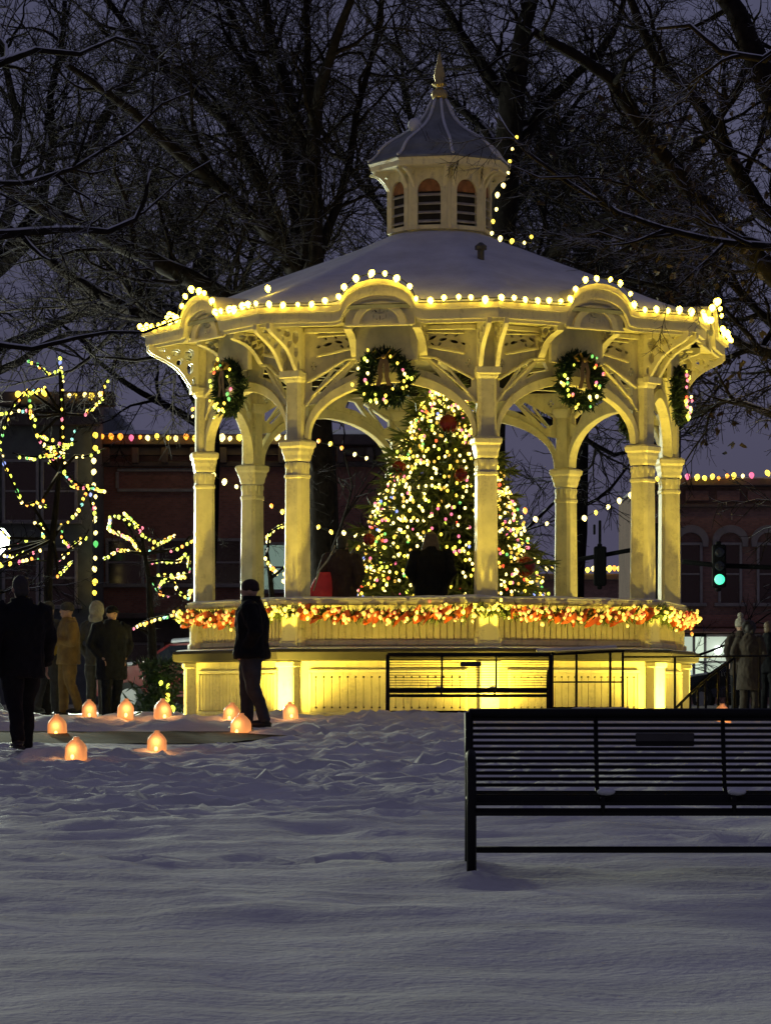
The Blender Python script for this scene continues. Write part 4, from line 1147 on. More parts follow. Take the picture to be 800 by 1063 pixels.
class Tree:
    def __init__(self, label, loc, mat_key, seed, name='bare_tree', group='bare trees behind the bandstand'):
        self.rng = random.Random(seed); self.loc = Vector(loc); self.mk = mat_key
        self.root = thing(name, label, 'tree', loc, 0, group)
        self.trunk = MB(); self.limb = MB(); self.tv = []; self.tf = []; self.tn = 0; self.budget = 2600
    def main(self, pts, r0, r1, where='limb', kids=1.0, ksize=1.0):
        P = [Vector(p) - self.loc for p in pts]; Q = []
        for i in range(len(P) - 1):
            a, b_, c, d_ = P[max(0, i - 1)], P[i], P[i + 1], P[min(len(P) - 1, i + 2)]; m_ = max(1, int((c - b_).length / .45))
            for k in range(m_):
                u = k / m_; Q.append(.5 * ((2 * b_) + (c - a) * u + (2 * a - 5 * b_ + 4 * c - d_) * u * u + (3 * b_ - a - 3 * c + d_) * u ** 3))
        Q.append(P[-1]); amp = .07 if where == 'limb' else .03; off = Vector((self.rng.random() * 90, self.rng.random() * 90, 0))
        pts = [p + mnoise.noise_vector(p * .9 + off) * amp * min(1, i / 3) * 1.6 + mnoise.noise_vector(p * 3.1 + off) * amp * .5 * min(1, i / 3) for i, p in enumerate(Q)]; n = len(pts)
        kf = 1.0 if where == 'trunk' else 1.02
        rad = [kf * (r0 + (r1 - r0) * (i / (n - 1)) ** .8) for i in range(n)]
        (self.trunk if where == 'trunk' else self.limb).tube(pts, rad, 9 if where == 'trunk' else 7)
        if kids: self.sprout(pts, rad, 1, kids, ksize)
    def stamp(self, p, d, L_, thick):
        rng = self.rng; v, f = SPRAYS[rng.randrange(len(SPRAYS))]
        x = d.orthogonal().normalized(); x.rotate(Matrix.Rotation(rng.uniform(0, 6.28), 3, d)); y = d.cross(x)
        m = np.array([x, y, d], dtype=np.float32) * L_
        self.tv.append(v @ m + np.array(p, dtype=np.float32)); self.tf.append(f + self.tn); self.tn += len(v)
    def sprout(self, pts, rad, lev, kids, ksize, start=.10):
        rng = self.rng; tot = sum((b_ - a).length for a, b_ in zip(pts, pts[1:]))
        num = max(2, int(tot * (1.9, 2.7, 3.2)[min(lev - 1, 2)] * kids / (ksize if lev > 1 else 1)))
        for _ in range(num):
            if self.budget <= 0: return
            t = rng.uniform(start, 1.0); x = t * (len(pts) - 1); i = min(len(pts) - 2, int(x))
            p = pts[i].lerp(pts[i + 1], x - i); d = (pts[i + 1] - pts[i]).normalized()
            sd = d.orthogonal().normalized(); sd.rotate(Matrix.Rotation(rng.uniform(0, 2 * PI), 3, d))
            ang = rng.uniform(.45, 1.15); nd = (d * math.cos(ang) + sd * math.sin(ang)).normalized()
            if lev == 1: L_ = max(.8, min(tot * .34 * (1.15 - .55 * t) * rng.uniform(.6, 1.25), 3.6)) * ksize
            else: L_ = rng.uniform(.9, 1.9) * ksize
            if lev == 2 or L_ < .7:
                self.stamp(p, nd, L_, 1); self.budget -= 1; continue
            r = min(rad[i] * .6, .055 * (ksize ** .5) * rng.uniform(.7, 1.15)); n = 7; q = [p]; cd = nd
            for k in range(n):
                cd = (cd + Vector((rng.gauss(0, .24), rng.gauss(0, .24), rng.gauss(.05, .22)))).normalized(); q.append(q[-1] + cd * L_ / n)
            rr = [r * (1 - .75 * k / n) for k in range(n + 1)]
            self.limb.tube(q, rr, 5, False)
            self.sprout(q, rr, 2, 1.0, ksize, .1)
    def leaves(self, boxes, n):
        b_ = MB(); rng = self.rng
        for (c, rad) in boxes:
            for _ in range(n):
                p = Vector(c) - self.loc + Vector((rng.gauss(0, rad), rng.gauss(0, rad), rng.gauss(0, rad * .8)))
                tuft(b_, p, (rng.gauss(0, 1), rng.gauss(0, 1), -1), 2, .13, .035, 1.2)
        b_.build('withered_leaves', M['dead_leaf'], self.root)
    def done(self):
        self.trunk.build('trunk', M[self.mk], self.root, True); self.limb.build('limbs', M[self.mk], self.root, True)
        if self.tv:
            v = np.concatenate(self.tv); f = np.concatenate(self.tf)
            me = bpy.data.meshes.new('twigs'); me.vertices.add(len(v)); me.vertices.foreach_set('co', v.ravel())
            me.loops.add(f.size); me.loops.foreach_set('vertex_index', f.ravel()); me.polygons.add(len(f))
            me.polygons.foreach_set('loop_start', np.arange(0, f.size, 4, dtype=np.int32)); me.materials.append(M[self.mk]); me.update(); me.validate()
            place('twigs', me, self.root)

def PL(Y, *pp): return [at(x, y, Y + (q[0] if q else 0)) for x, y, *q in pp]
# A: forked tree behind the left of the roof
Y = 58; base = at(336, 740, Y); base.z = 0
t = Tree('large forked bare tree rising behind the left slope of the bandstand roof', base, 'bark', 11)
t.main([base - Vector((0, 0, .1)), at(336, 640, Y), at(332, 480, Y), at(322, 330, Y), at(324, 240, Y), at(324, 170, Y)], .40, .19, 'trunk', .3)
t.main(PL(Y, (324, 175), (310, 130, .5), (297, 80, 1), (280, 30, 1.4), (262, -60, 2)), .14, .05)
t.main(PL(Y, (324, 172), (330, 110, -.5), (343, 60, -1), (362, 0, -1.4), (378, -70, -2)), .14, .05)
t.main(PL(Y, (325, 170), (322, 100), (318, 40), (316, -50)), .10, .04)
t.main(PL(Y, (322, 340), (305, 275, -.4), (270, 232, -1), (205, 178, -2), (140, 118, -3), (70, 70, -3.6)), .20, .05)
t.main(PL(Y, (322, 330), (292, 250, .6), (264, 175, 1.2), (216, 105, 2), (150, 50, 3), (95, -20, 3.5)), .19, .05)
t.main(PL(Y, (325, 380), (250, 320, -.6), (190, 285, -1.5), (100, 245, -2.6), (0, 190, -4)), .24, .08)
t.main(PL(Y, (300, 360), (215, 345, 1), (140, 325, 2), (60, 275, 2.6), (-30, 210, 3)), .20, .07)
t.main(PL(Y, (323, 300), (300, 180, 1), (285, 110, 2), (240, 20, 3), (200, -60, 3)), .15, .05)
t.main(PL(Y, (324, 280), (352, 200, 1.5), (372, 120, 2.2), (392, 40, 3), (400, -50, 3)), .10, .04)
t.done()
# B: second tree further left
Y = 70; base = at(-48, 735, Y); base.z = .05
t = Tree('bare spreading tree outside the left edge behind the dark corner building', base, 'bark_far', 23)
t.main([base, at(-46, 560, Y), at(-42, 400, Y), at(-25, 300, Y)], .38, .24, 'trunk', .2)
t.main(PL(Y, (-25, 300), (50, 230), (105, 130, 1), (160, 30, 1.5), (195, -60, 2)), .20, .05)
t.main(PL(Y, (-30, 320), (10, 220), (20, 120), (-10, 20)), .18, .05)
t.main(PL(Y, (-25, 305), (45, 200, 1), (55, 100, 1.5), (70, 0, 2)), .16, .05)
t.main(PL(Y, (-38, 380), (60, 335, -1), (150, 305, -1.5), (220, 245, -2), (265, 190, -2.5)), .14, .04)
t.main(PL(Y, (-40, 400), (20, 375, -1), (70, 350, -1.5), (110, 345, -2)), .12, .04)
t.done()
# C: right off-frame tree with heavy dark limbs
Y = 52; base = at(880, 745, Y); base.z = .03
t = Tree('massive dark tree at the right edge with limbs arching over the roof', base, 'bark', 37)
t.main([base, at(875, 560, Y), at(866, 380, Y), at(850, 250, Y)], .55, .36, 'trunk', .2)
t.main(PL(Y, (852, 255), (820, 150), (788, 70, .5), (745, -10, 1), (715, -70, 1)), .30, .13)
t.main(PL(Y, (855, 330), (800, 285, -.5), (745, 230, -1), (695, 176, -1.4), (655, 110, -2), (600, 55, -2.6), (540, 20, -3)), .22, .06)
t.main(PL(Y, (850, 250), (790, 215, 1), (730, 120, 1.5), (680, 60, 2), (640, -30, 2)), .18, .06)
t.main(PL(Y, (860, 400), (800, 370, 1), (750, 345, 2), (700, 300, 3), (650, 290, 3)), .14, .04, 'limb', 1.3)
t.main(PL(Y, (862, 450), (800, 430, 0), (755, 415, 1), (720, 430, 1.5)), .10, .03, 'limb', 1.3)
t.main(PL(Y, (865, 380), (790, 330, 2), (730, 270, 3), (640, 250, 4)), .12, .04, 'limb', 1.2)
t.leaves([(at(700, 245, 50.5), .8), (at(740, 260, 50), .9), (at(665, 160, 50), .6), (at(770, 330, 52), .9), (at(760, 140, 53), .8), (at(735, 395, 53), .8)], 70)
t.done()
# D: tree behind the cupola
Y = 62; base = at(503, 740, Y); base.z = .05
t = Tree('dark bare tree directly behind the cupola, leaning to the right', base, 'bark_far', 41)
t.main([base, at(505, 520, Y), at(510, 400, Y), at(518, 290, Y), at(526, 160, Y), at(534, 80, Y)], .36, .24, 'trunk', .15)
t.main(PL(Y, (534, 85), (545, 30), (565, -40)), .22, .10)
t.main(PL(Y, (530, 110), (490, 50, 1), (450, -10, 1.5), (430, -60, 2)), .14, .05)
t.main(PL(Y, (516, 330), (572, 264), (610, 235, -.5), (650, 214, -.8), (697, 176, -1), (750, 120, -1), (790, 40, -1)), .17, .06)
t.main(PL(Y, (527, 170), (565, 110, 1), (620, 60, 1.4), (650, -10, 2)), .14, .05)
t.main(PL(Y, (526, 165), (480, 110, 2), (430, 70, 3), (380, 20, 3)), .12, .04)
t.main(PL(Y, (512, 380), (480, 330, 3), (440, 210, 4), (410, 120, 4)), .12, .04)
t.main(PL(Y, (518, 300), (600, 320, 3), (660, 330, 4), (720, 310, 4)), .12, .04)
t.main(PL(Y, (510, 430), (580, 440, 2), (640, 470, 3), (700, 450, 4)), .09, .03)
t.done()
# E: left near tree, snowy boughs reaching in
Y = 37; base = at(-130, 775, Y); base.z = prof_s(Y) - .1
t = Tree('near tree outside the left edge whose snow dusted boughs reach in', base, 'bark_snow', 53, group=None)
t.main([base, at(-128, 560, Y), at(-120, 380, Y), at(-105, 200, Y), at(-90, 40, Y)], .38, .24, 'trunk', 0)
t.main(PL(Y, (-112, 300), (-50, 262), (0, 243), (35, 240, .2), (75, 236, .4), (112, 240, .6), (140, 226, .7), (150, 205, .8), (153, 180, .9)), .085, .016, 'limb', 1.6, .55)
t.main(PL(Y, (112, 240, .6), (150, 222, .9), (190, 182, 1.1), (222, 160, 1.3)), .022, .008, 'limb', 1.6, .5)
t.main(PL(Y, (-118, 400), (-50, 366), (0, 357), (40, 359, -.2), (80, 350, -.4), (115, 341, -.6), (150, 343, -.8), (185, 330, -.9)), .055, .010, 'limb', 1.5, .45)
t.main(PL(Y, (-100, 150), (-30, 80), (40, 52, .5), (85, 58, .7), (120, 40, .8), (150, 48, .9)), .09, .014, 'limb', 1.8, .7)
t.main(PL(Y, (-105, 210), (-20, 190), (30, 196, .6), (80, 178, 1), (140, 140, 1.4), (165, 105, 1.6), (195, 95, 1.8)), .06, .010, 'limb', 1.8, .7)
t.done()
# F: right near bough with snow
Y = 41; base = at(960, 765, Y); base.z = 0
t = Tree('near tree outside the right edge with one snow dusted bough by the cupola', base, 'bark_snow', 67, group=None)
t.main([base, at(955, 560, Y), at(950, 380, Y), at(930, 240, Y), at(915, 60, Y)], .40, .26, 'trunk', 0)
t.main(PL(Y, (938, 290), (850, 262), (735, 248), (690, 240), (640, 222, .2), (590, 188, .4), (550, 155, .5), (528, 132, .6), (517, 116, .7)), .09, .012, 'limb', 1.6, .5)
t.main(PL(Y, (640, 222, .2), (600, 185), (560, 185, .4), (535, 172, .5)), .030, .008, 'limb', 1.6, .45)
t.main(PL(Y, (690, 240), (655, 252, .2), (620, 240, .3), (590, 250, .4)), .03, .008, 'limb', 1.6, .5)
t.main(PL(Y, (915, 60), (850, 20), (795, 60, .2), (750, 50, .5), (715, 25, .8), (680, 30, 1)), .10, .02, 'limb', 1.6, .8)
t.done()
# G/H: far trees
for (px, Y, lab, sd, tops) in ((683, 76, 'bare tree whose trunk hides behind the right columns', 71, 1.0), (445, 80, 'far bare tree seen over the roof left of the cupola', 83, 1.15), (590, 88, 'far bare tree between the cupola and the right brick building', 97, .9), (207, 86, 'far bare tree above the roofline of the long brick building', 101, 1.1)):
    base = at(px, 735, Y); base.z = .05
    t = Tree(lab, base, 'bark_far', sd); r = t.rng; t.budget = 2000
    top = at(px + 10, 250, Y)
    t.main([base, base.lerp(top, .5) + Vector((.2, 0, 0)), top], .24, .16, 'trunk', .15)
    for i in range(8):
        s0 = base.lerp(top, r.uniform(.55, 1.0)); a = r.uniform(0, 6.28); l = r.uniform(4, 7) * tops
        e = s0 + Vector((math.cos(a) * l * .75, math.sin(a) * l * .5, l * r.uniform(.5, 1.1)))
        t.main([s0, s0.lerp(e, .5) + Vector((0, 0, -.3)), e], .12, .03, 'limb', 1.1)
    t.done()

# string hanging from the boughs beside the cupola
string_lights('single string of warm bulbs dangling down beside the cupola from a bough', [PL(42, (536, 142), (530, 162), (526, 185), (517, 200), (514, 222), (509, 236), (510, 246), (530, 250), (551, 252), (552, 236))], .16, .026, [('warm', 6), ('yellow', 5), ('pink', .4)])

# ------------------------------------------------------------------ lit branches at left
def lit_tree(label, llabel, Y, trunk, lines, seed, step=.15, r=.030, extra=0, box=None):
    base = at(*trunk[0], Y); X = base.x; base.z = ground(X, Y)
    t = Tree(label, base, 'bark_far', seed, 'small_tree', None)
    t.budget = 25
    t.main([base] + [at(x, y, Y) for x, y in trunk[1:]], .10, .03, 'trunk', 0)
    ll = []
    if extra:
        er = random.Random(seed + 100); lines = list(lines)
        for _ in range(extra):
            x, y = er.uniform(*box[0]), er.uniform(*box[1]); a_ = er.uniform(-.9, .9) + (PI if er.random() < .5 else 0); ln = [(x, y)]
            for k in range(er.randint(2, 4)):
                x += 11 * math.cos(a_); y += 9 * math.sin(a_) - 3; a_ += er.gauss(0, .5); ln.append((x, y))
            lines.append(ln)
    for ln in lines:
        pts = [at(x, y, Y + random.uniform(-.5, .5)) for x, y in ln]
        near = min(range(len(trunk)), key=lambda i: (trunk[i][0] - ln[0][0]) ** 2 + (trunk[i][1] - ln[0][1]) ** 2)
        t.main([at(*trunk[near], Y) if near else base + Vector((0, 0, .3))] + pts, .028, .010, 'limb', .5, .5)
        ll.append(resample(pts, .07) + [pts[-1]])
    t.done()
    string_lights(llabel, ll, step, r, MULTI, wire=.007, limit=100)
lit_tree('small bare tree wrapped in coloured lights beside the street lamp', 'coloured lights climbing the small bare tree beside the street lamp', 51, [(48, 745), (50, 640), (55, 560), (62, 490), (64, 430)],
  [[(68, 490), (66, 470), (64, 430), (65, 395), (62, 372)], [(66, 475), (52, 468), (40, 455), (32, 430), (30, 405)], [(45, 520), (25, 525), (18, 510), (8, 490), (0, 465)], [(66, 490), (75, 500), (92, 510), (98, 525), (100, 540)],
   [(92, 508), (82, 530), (75, 540), (64, 548)], [(0, 586), (20, 583), (35, 580), (55, 583)], [(62, 582), (75, 570), (88, 560), (92, 550)], [(60, 598), (75, 583)], [(0, 570), (20, 565), (33, 557)], [(64, 545), (65, 560), (72, 568), (85, 558)],
   [(30, 405), (15, 420), (6, 440), (0, 462)], [(62, 385), (50, 388), (38, 378), (28, 374)]], 5, .15, .025, 15, ((-15, 92), (400, 610)))
lit_tree('low bare shrub tree with looping lights in front of the brick wall', 'yellow green lights looping over the low shrub tree before the brick wall', 53, [(160, 745), (158, 660), (155, 600), (150, 575)],
  [[(150, 575), (142, 570), (137, 560), (125, 555), (113, 550), (115, 535), (128, 537)], [(130, 540), (145, 552), (152, 560), (165, 565), (182, 556)], [(150, 577), (160, 568), (172, 560)], [(152, 585), (170, 583), (185, 583), (195, 575), (197, 595), (180, 598), (165, 597)],
   [(157, 600), (165, 615), (175, 620)], [(178, 600), (187, 617), (195, 622), (199, 612)], [(140, 652), (155, 645), (187, 637)]], 6, .105, .026, 4, ((122, 180), (545, 620)))
lit_tree('thin lit sapling seen between the left columns of the bandstand', 'short run of yellow lights on the sapling seen between the left columns', 55, [(285, 745), (284, 640), (282, 600), (278, 570)],
  [[(278, 562), (279, 553), (287, 548), (299, 544)], [(276, 580), (280, 588), (288, 596)], [(296, 588), (295, 602), (300, 616)]], 8, .13, .032)
# small lit bush by the path
pb = feet(168, 50)
root = thing('bush', 'small dark bush with a few coloured bulbs by the left end of the base', 'bush', pb)
b = MB()
for _ in range(420):
    p = Vector((random.gauss(0, .16), random.gauss(0, .14), random.uniform(.05, .85))); tuft(b, p, (p.x, p.y, .5), 4, .14, .014, 1.1)
b.build('foliage', M['needle_dark'], root)
b = MB(); b.tube([(0, 0, 0), (0.02, 0, .7)], [.03, .01], 6); b.build('stem', M['bark_far'], root)
string_lights('few coloured bulbs on the small dark bush by the left end of the base', [[at(x, y, 49.75) for x, y in ((168, 708), (176, 706), (172, 716), (176, 720), (168, 725), (182, 730), (177, 742))]], .20, .036, [('lime', 4), ('yellow', 3), ('pink', 2)])

# swags strung behind the bandstand
def swag(label, Y, pts, step=.22, r=.04, w=WARM):
    return string_lights(label, [PL(Y, *pts)], step, r, w, 'light strings across the square', limit=100)
swag('light string dipping from the brick building towards the left of the christmas tree', 56, ((222, 494), (243, 505), (262, 514), (282, 525), (300, 536), (325, 545), (345, 553), (372, 556)))
swag('light string seen through the left front arch above the lower one', 57, ((330, 459), (345, 462), (360, 468), (372, 473), (392, 480)))
swag('light string rising from the christmas tree towards the right columns', 56, ((545, 530), (560, 543), (575, 545), (600, 540), (625, 528), (645, 518), (662, 512)))

# ------------------------------------------------------------------ buildings
def win(bld, x, y, z0, z1, w, pane='glass', arched=False, hood=False, frame='frame'):
    q = MB(); th = .09
    h = z1 - z0
    q.cbox((x - w / 2, y - .06, (z0 + z1) / 2), (th, .14, h), .01); q.cbox((x + w / 2, y - .06, (z0 + z1) / 2), (th, .14, h), .01)
    q.cbox((x, y - .06, z1 + th / 2), (w + th, .14, th), .01); q.cbox((x, y - .05, (z0 + z1) / 2), (w - th, .08, .06), .01)
    o = q.build('window', M[frame], bld)
    q = MB(); q.box((x, y - .022, (z0 + z1) / 2), (w - th, .02, h)); q.build('pane', M[pane] if isinstance(pane, str) else pane, o)
    q = MB(); q.cbox((x, y - .10, z0 - .06), (w + .35, .24, .12), .015); q.build('sill', M['stone'], o)
    if hood:
        q = MB()
        q.add(*plate([[(-w / 2 - .22, 0), (-w / 2 - .05, 0), (-w / 2 - .05, .10)] + [(-(w / 2 + .05) * math.cos(PI * i / 12), .10 + .38 * math.sin(PI * i / 12)) for i in range(1, 12)] + [(w / 2 + .05, .10), (w / 2 + .05, 0), (w / 2 + .22, 0), (w / 2 + .24, .2)] + [((w / 2 + .24) * math.cos(PI * i / 14), .2 + .52 * math.sin(PI * i / 14)) for i in range(1, 14)] + [(-w / 2 - .24, .2)]], .22, lambda u, z, d: Vector((x + u, y - .11 - d, z1 - .05 + z))))
        q.build('hood_mould', M['stone'], o)
    return o
# long brick building at left
YB = 102.0
sx = lambda px, Y=YB: (px - PX0) / F * Y
sz = lambda py, Y=YB: ZE - (py - PY0) / F * Y
x0, x1 = sx(96), sx(428)
bd = thing('brick_building', 'long red brick building with snowy roof and lit eaves behind the left columns', 'building', ((x0 + x1) / 2, YB, 0))
ox = -(x0 + x1) / 2; W = x1 - x0
q = MB(); q.box((0, 6, sz(452) / 2), (W, 12, sz(452))); q.build('wall', M['brick'], bd)
zt = sz(455)
q = MB(); q.cbox((0, -.25, zt - .08), (W + .6, .55, .32), .03); q.cbox((0, -.12, zt - .42), (W + .2, .28, .25), .02); q.cbox((0, -.08, sz(482)), (W + .1, .18, .16), .02)
q.build('cornice', M['cornice'], bd)
for i in range(int(W / .9)):
    q = MB(); q.cbox((-W / 2 + .45 + i * .9, -.26, zt - .55), (.22, .36, .5), .03); q.build('corbel', M['cornice'], bd)
q = MB()
z0, z1 = sz(509), sz(488)
for zz in (z0, z1): q.cbox((ox + (sx(122) + sx(205)) / 2, -.04, zz), (sx(205) - sx(122), .08, .10), .015)
for px in (122, 205): q.cbox((ox + sx(px), -.04, (z0 + z1) / 2), (.10, .08, z1 - z0 - .11), .015)
q.build('panel_moulding', M['frame'], bd)
q = MB(); q.add([(-W / 2 - .3, -.5, zt + .09), (W / 2 + .3, -.5, zt + .09), (W / 2 + .3, 6, zt + .75), (-W / 2 - .3, 6, zt + .75), (-W / 2 - .3, 12, zt + .09), (W / 2 + .3, 12, zt + .09)], [(0, 1, 2, 3), (3, 2, 5, 4), (0, 3, 4), (1, 5, 2)]); q.build('roof_snow', M['snow'], bd)
teal = glow('lit_teal_window', (.42, .62, .50), .32, (.2, .25, .22))
win(bd, ox + sx(183), 0, sz(606), sz(562), 1.1); win(bd, ox + sx(282), 0, sz(612), sz(566), .85, teal); win(bd, ox + sx(232), 0, sz(606), sz(562), 1.1); win(bd, ox + sx(330), 0, sz(606), sz(562), 1.1)
win(bd, ox + sx(130), 0, sz(606), sz(562), 1.1)
q = MB(); q.cbox((0, -.5, sz(640)), (W - .5, 1.1, .18), .03); q.cbox((0, -.1, sz(655)), (W, .2, .7), .02); q.build('shop_canopy', M['cornice'], bd)
for px in (140, 215, 300, 370): win(bd, ox + sx(px), 0, .6, 2.0, 1.7)
string_lights('bulbs along the eaves of the long brick building at left', [[at(x, 454, YB - .75) for x in (98, 160, 240, 300, 330)]], .28, .085, [('warm', 5), ('yellow', 5), ('amber', 2), ('pink', .5)], 'light strings on building edges')
string_lights('bulbs running straight down the corner of the taller dark building', [[at(98.5, y, 97.6) for y in (452, 500, 550, 600, 640)]], .36, .07, [('warm', 5), ('yellow', 3), ('green', 2), ('pink', 1)], 'light strings on building edges')
# dark taller corner building
YC = 98.0; x0, x1 = sx(-190, YC), sx(96, YC); cx = (x0 + x1) / 2
bd = thing('corner_building', 'taller dark building with flat cornice at the left edge', 'building', (cx, YC, 0)); W = x1 - x0
zt = sz(412, YC)
q = MB(); q.box((0, 7, zt / 2), (W, 14, zt)); q.build('wall', M['dark_paint'], bd)
q = MB(); q.cbox((.25, -.3, zt - .1), (W + .9, .7, .4), .03); q.cbox((.05, -.15, zt - .65), (W + .35, .4, .45), .03); q.build('cornice', M['cornice'], bd)
q = MB(); q.box((0, 7, zt + .15), (W + .4, 13, .12)); q.build('roof_snow', M['snow'], bd)
for px in (-20, 22, 62):
    for y0, y1 in ((540, 480), (628, 572)): win(bd, sx(px, YC) - cx, 0, sz(y0, YC), sz(y1, YC), 1.0)
string_lights('bulbs along the cornice top of the taller dark building', [[at(x, 409, YC - .75) for x in (20, 50)], [at(x, 410, YC - .75) for x in (71, 90, 113)]], .24, .08, [('warm', 4), ('yellow', 6), ('lime', 1)], 'light strings on building edges')
# right brick building
YD = 112.0; x0, x1 = sx(672, YD), sx(960, YD); cx = (x0 + x1) / 2; W = x1 - x0
bd = thing('brick_building', 'brown brick shop building with hooded arched windows at the right edge', 'building', (cx, YD, 0))
zt = sz(500, YD)
q = MB(); q.box((0, 7, zt / 2), (W, 14, zt)); q.build('wall', M['brick_dark'], bd)
q = MB(); q.cbox((0, -.28, zt - .05), (W + .6, .6, .25), .03); q.cbox((0, -.10, zt - .82), (W + .1, .22, .12), .02); q.build('cornice', M['cornice'], bd)
for i in range(9):
    q = MB(); q.cbox((-W / 2 + .6 + i * 1.05, -.14, zt - .48), (.8, .14, .36), .02); q.build('frieze_panel', M['brick_dark'], bd)
q = MB(); q.box((0, 7, zt + .14), (W, 13, .1)); q.build('roof_snow', M['snow'], bd)
for px in (716, 757, 797, 838): win(bd, sx(px, YD) - cx, 0, sz(626, YD), sz(566, YD), .72, hood=True)
q = MB(); q.cbox((0, -.45, sz(655, YD)), (W, .9, .12), .03); q.cbox((0, -.12, sz(645, YD)), (W, .22, .42), .03); q.build('shop_fascia', M['brick'], bd)
shop = glow('lit_shop_window', (.60, .72, .56), .75, (.3, .3, .28))
lamp = glow('shop_lamp', (.9, 1.0, .92), 6)
for px, w in ((716, .9), (738, 1.1), (772, .9)):
    o = win(bd, sx(px, YD) - cx, 0, .75, sz(661, YD), w * 1.1, shop if px != 772 else 'glass')
q = MB(); q.ell((sx(744, YD) - cx, -.3, sz(675, YD)), (.13, .13, .16), 10, 8); q.build('shop_light', lamp, bd, True)
string_lights('bulbs along the roof edge of the brown brick shop building', [[at(x, 496 - (x - 690) * .015, YD - .8) for x in (682, 715, 740, 782)], [at(x, 492, YD - .8) for x in (797, 850)]], .26, .085, [('yellow', 6), ('amber', 3), ('pink', 2), ('warm', 3)], 'light strings on building edges')
# low far building between
YF = 150.0; x0, x1 = sx(560, YF), sx(672, YF); cx = (x0 + x1) / 2; W = x1 - x0
bd = thing('low_building', 'low dark building in the distance seen between the right columns', 'building', (cx, YF, 0)); zt = sz(597, YF)
q = MB(); q.box((0, 5, zt / 2), (W, 10, zt)); q.build('wall', M['brick_dark'], bd)
q = MB(); q.cbox((0, -.2, zt - .1), (W + .5, .5, .3), .03); q.build('cornice', M['cornice'], bd)
for px in (585, 620, 650): win(bd, sx(px, YF) - cx, 0, 1.2, 3.2, 1.4)
string_lights('bulbs along the roof of the low building in the distance', [[at(x, 591, YF - .6) for x in (566, 600, 664)]], .24, .10, [('yellow', 6), ('warm', 2), ('amber', 1)], 'light strings on building edges')

# ------------------------------------------------------------------ street furniture
def street_lamp(label, loc, top):
    root = thing('street_lamp', label, 'street lamp', loc)
    q = MB(); q.lathe([(.16, 0), (.16, .12), (.10, .2), (.075, .5), (.06, top - .35), (.09, top - .3), (.09, top - .2)], 12); q.build('post', M['iron'], root, True)
    q = MB(); q.lathe([(.08, top - .2), (.25, top - .02), (.28, top + .14), (.17, top + .28), (.03, top + .31)], 14); q.build('globe', glow('lamp_globe', (.86, 1.0, .80), 16), root, True)
    q = MB(); q.lathe([(.12, top + .29), (.06, top + .36), (.015, top + .46)], 10); q.build('cap', M['iron'], root, True)
    ld = bpy.data.lights.new('lamp_light', 'POINT'); ld.energy = 7000; ld.color = (.88, 1, .80); ld.shadow_soft_size = .22
    lo = bpy.data.objects.new('lamp_light', ld); COL.objects.link(lo); lo.parent = root; lo.location = (0, -.3, top + .05)
p = at(-5, 745, 60); p.z = .05
street_lamp('street lamp with a glowing pale globe at the left edge', p, at(0, 568, 60).z)
def signal(label, head, Y, pole_px, arm, green, back):
    hx, hy = head; bp = at(pole_px, 740, Y); bp.z = 0
    root = thing('traffic_light', label, 'traffic light', bp)
    q = MB(); q.tube([(0, 0, 0), (0, 0, at(0, arm[0][1], Y).z + .5)], [.11, .08], 10); q.build('pole', M['signal_black'], root, True)
    q = MB(); q.tube([Vector((0, 0, at(0, arm[0][1], Y).z))] + [at(x, y, Y) - bp for x, y in arm], .05, 8); q.build('mast_arm', M['signal_black'], root, True)
    hp = at(hx, hy, Y) - bp
    q = MB(); q.cbox(hp + Vector((0, -.14, 0)), (.27, .22, .86), .03); q.cbox(hp + Vector((0, 0, 0)), (.10, .16, 1.0), .02)
    if back: q.cbox(hp + Vector((0, -.08, .75)), (.06, .06, .5), .01); q.cbox(hp + Vector((-.12, -.08, .8)), (.05, .06, .22), .01)
    q.build('signal_head', M['signal_black'], root)
    if green:
        q = MB()
        for dz in (.27, 0, -.27):
            q.tube([hp + Vector((0, -.25, dz + .12)), hp + Vector((0, -.40, dz + .10))], [.115, .115], 10)
        for i, dz in enumerate((.27, 0)):
            qq = MB(); qq.ell(hp + Vector((0, -.265, dz)), (.10, .02, .10), 12, 6); qq.build('lens', M['glass'], root, True)
        qq = MB(); qq.ell(hp + Vector((0, -.265, -.27)), (.105, .03, .105), 14, 8); qq.build('lit_lens', glow('green_signal', (.02, .80, .42), 1.5), root, True)
signal('traffic light showing green on an arm in front of the brown brick building', (745, 588), 66, 850, [(800, 589), (745, 587), (708, 583)], True, False)
signal('unlit traffic light on an arm seen between the right columns', (622, 588), 72, 683, [(683, 567), (660, 570), (600, 581)], False, True)

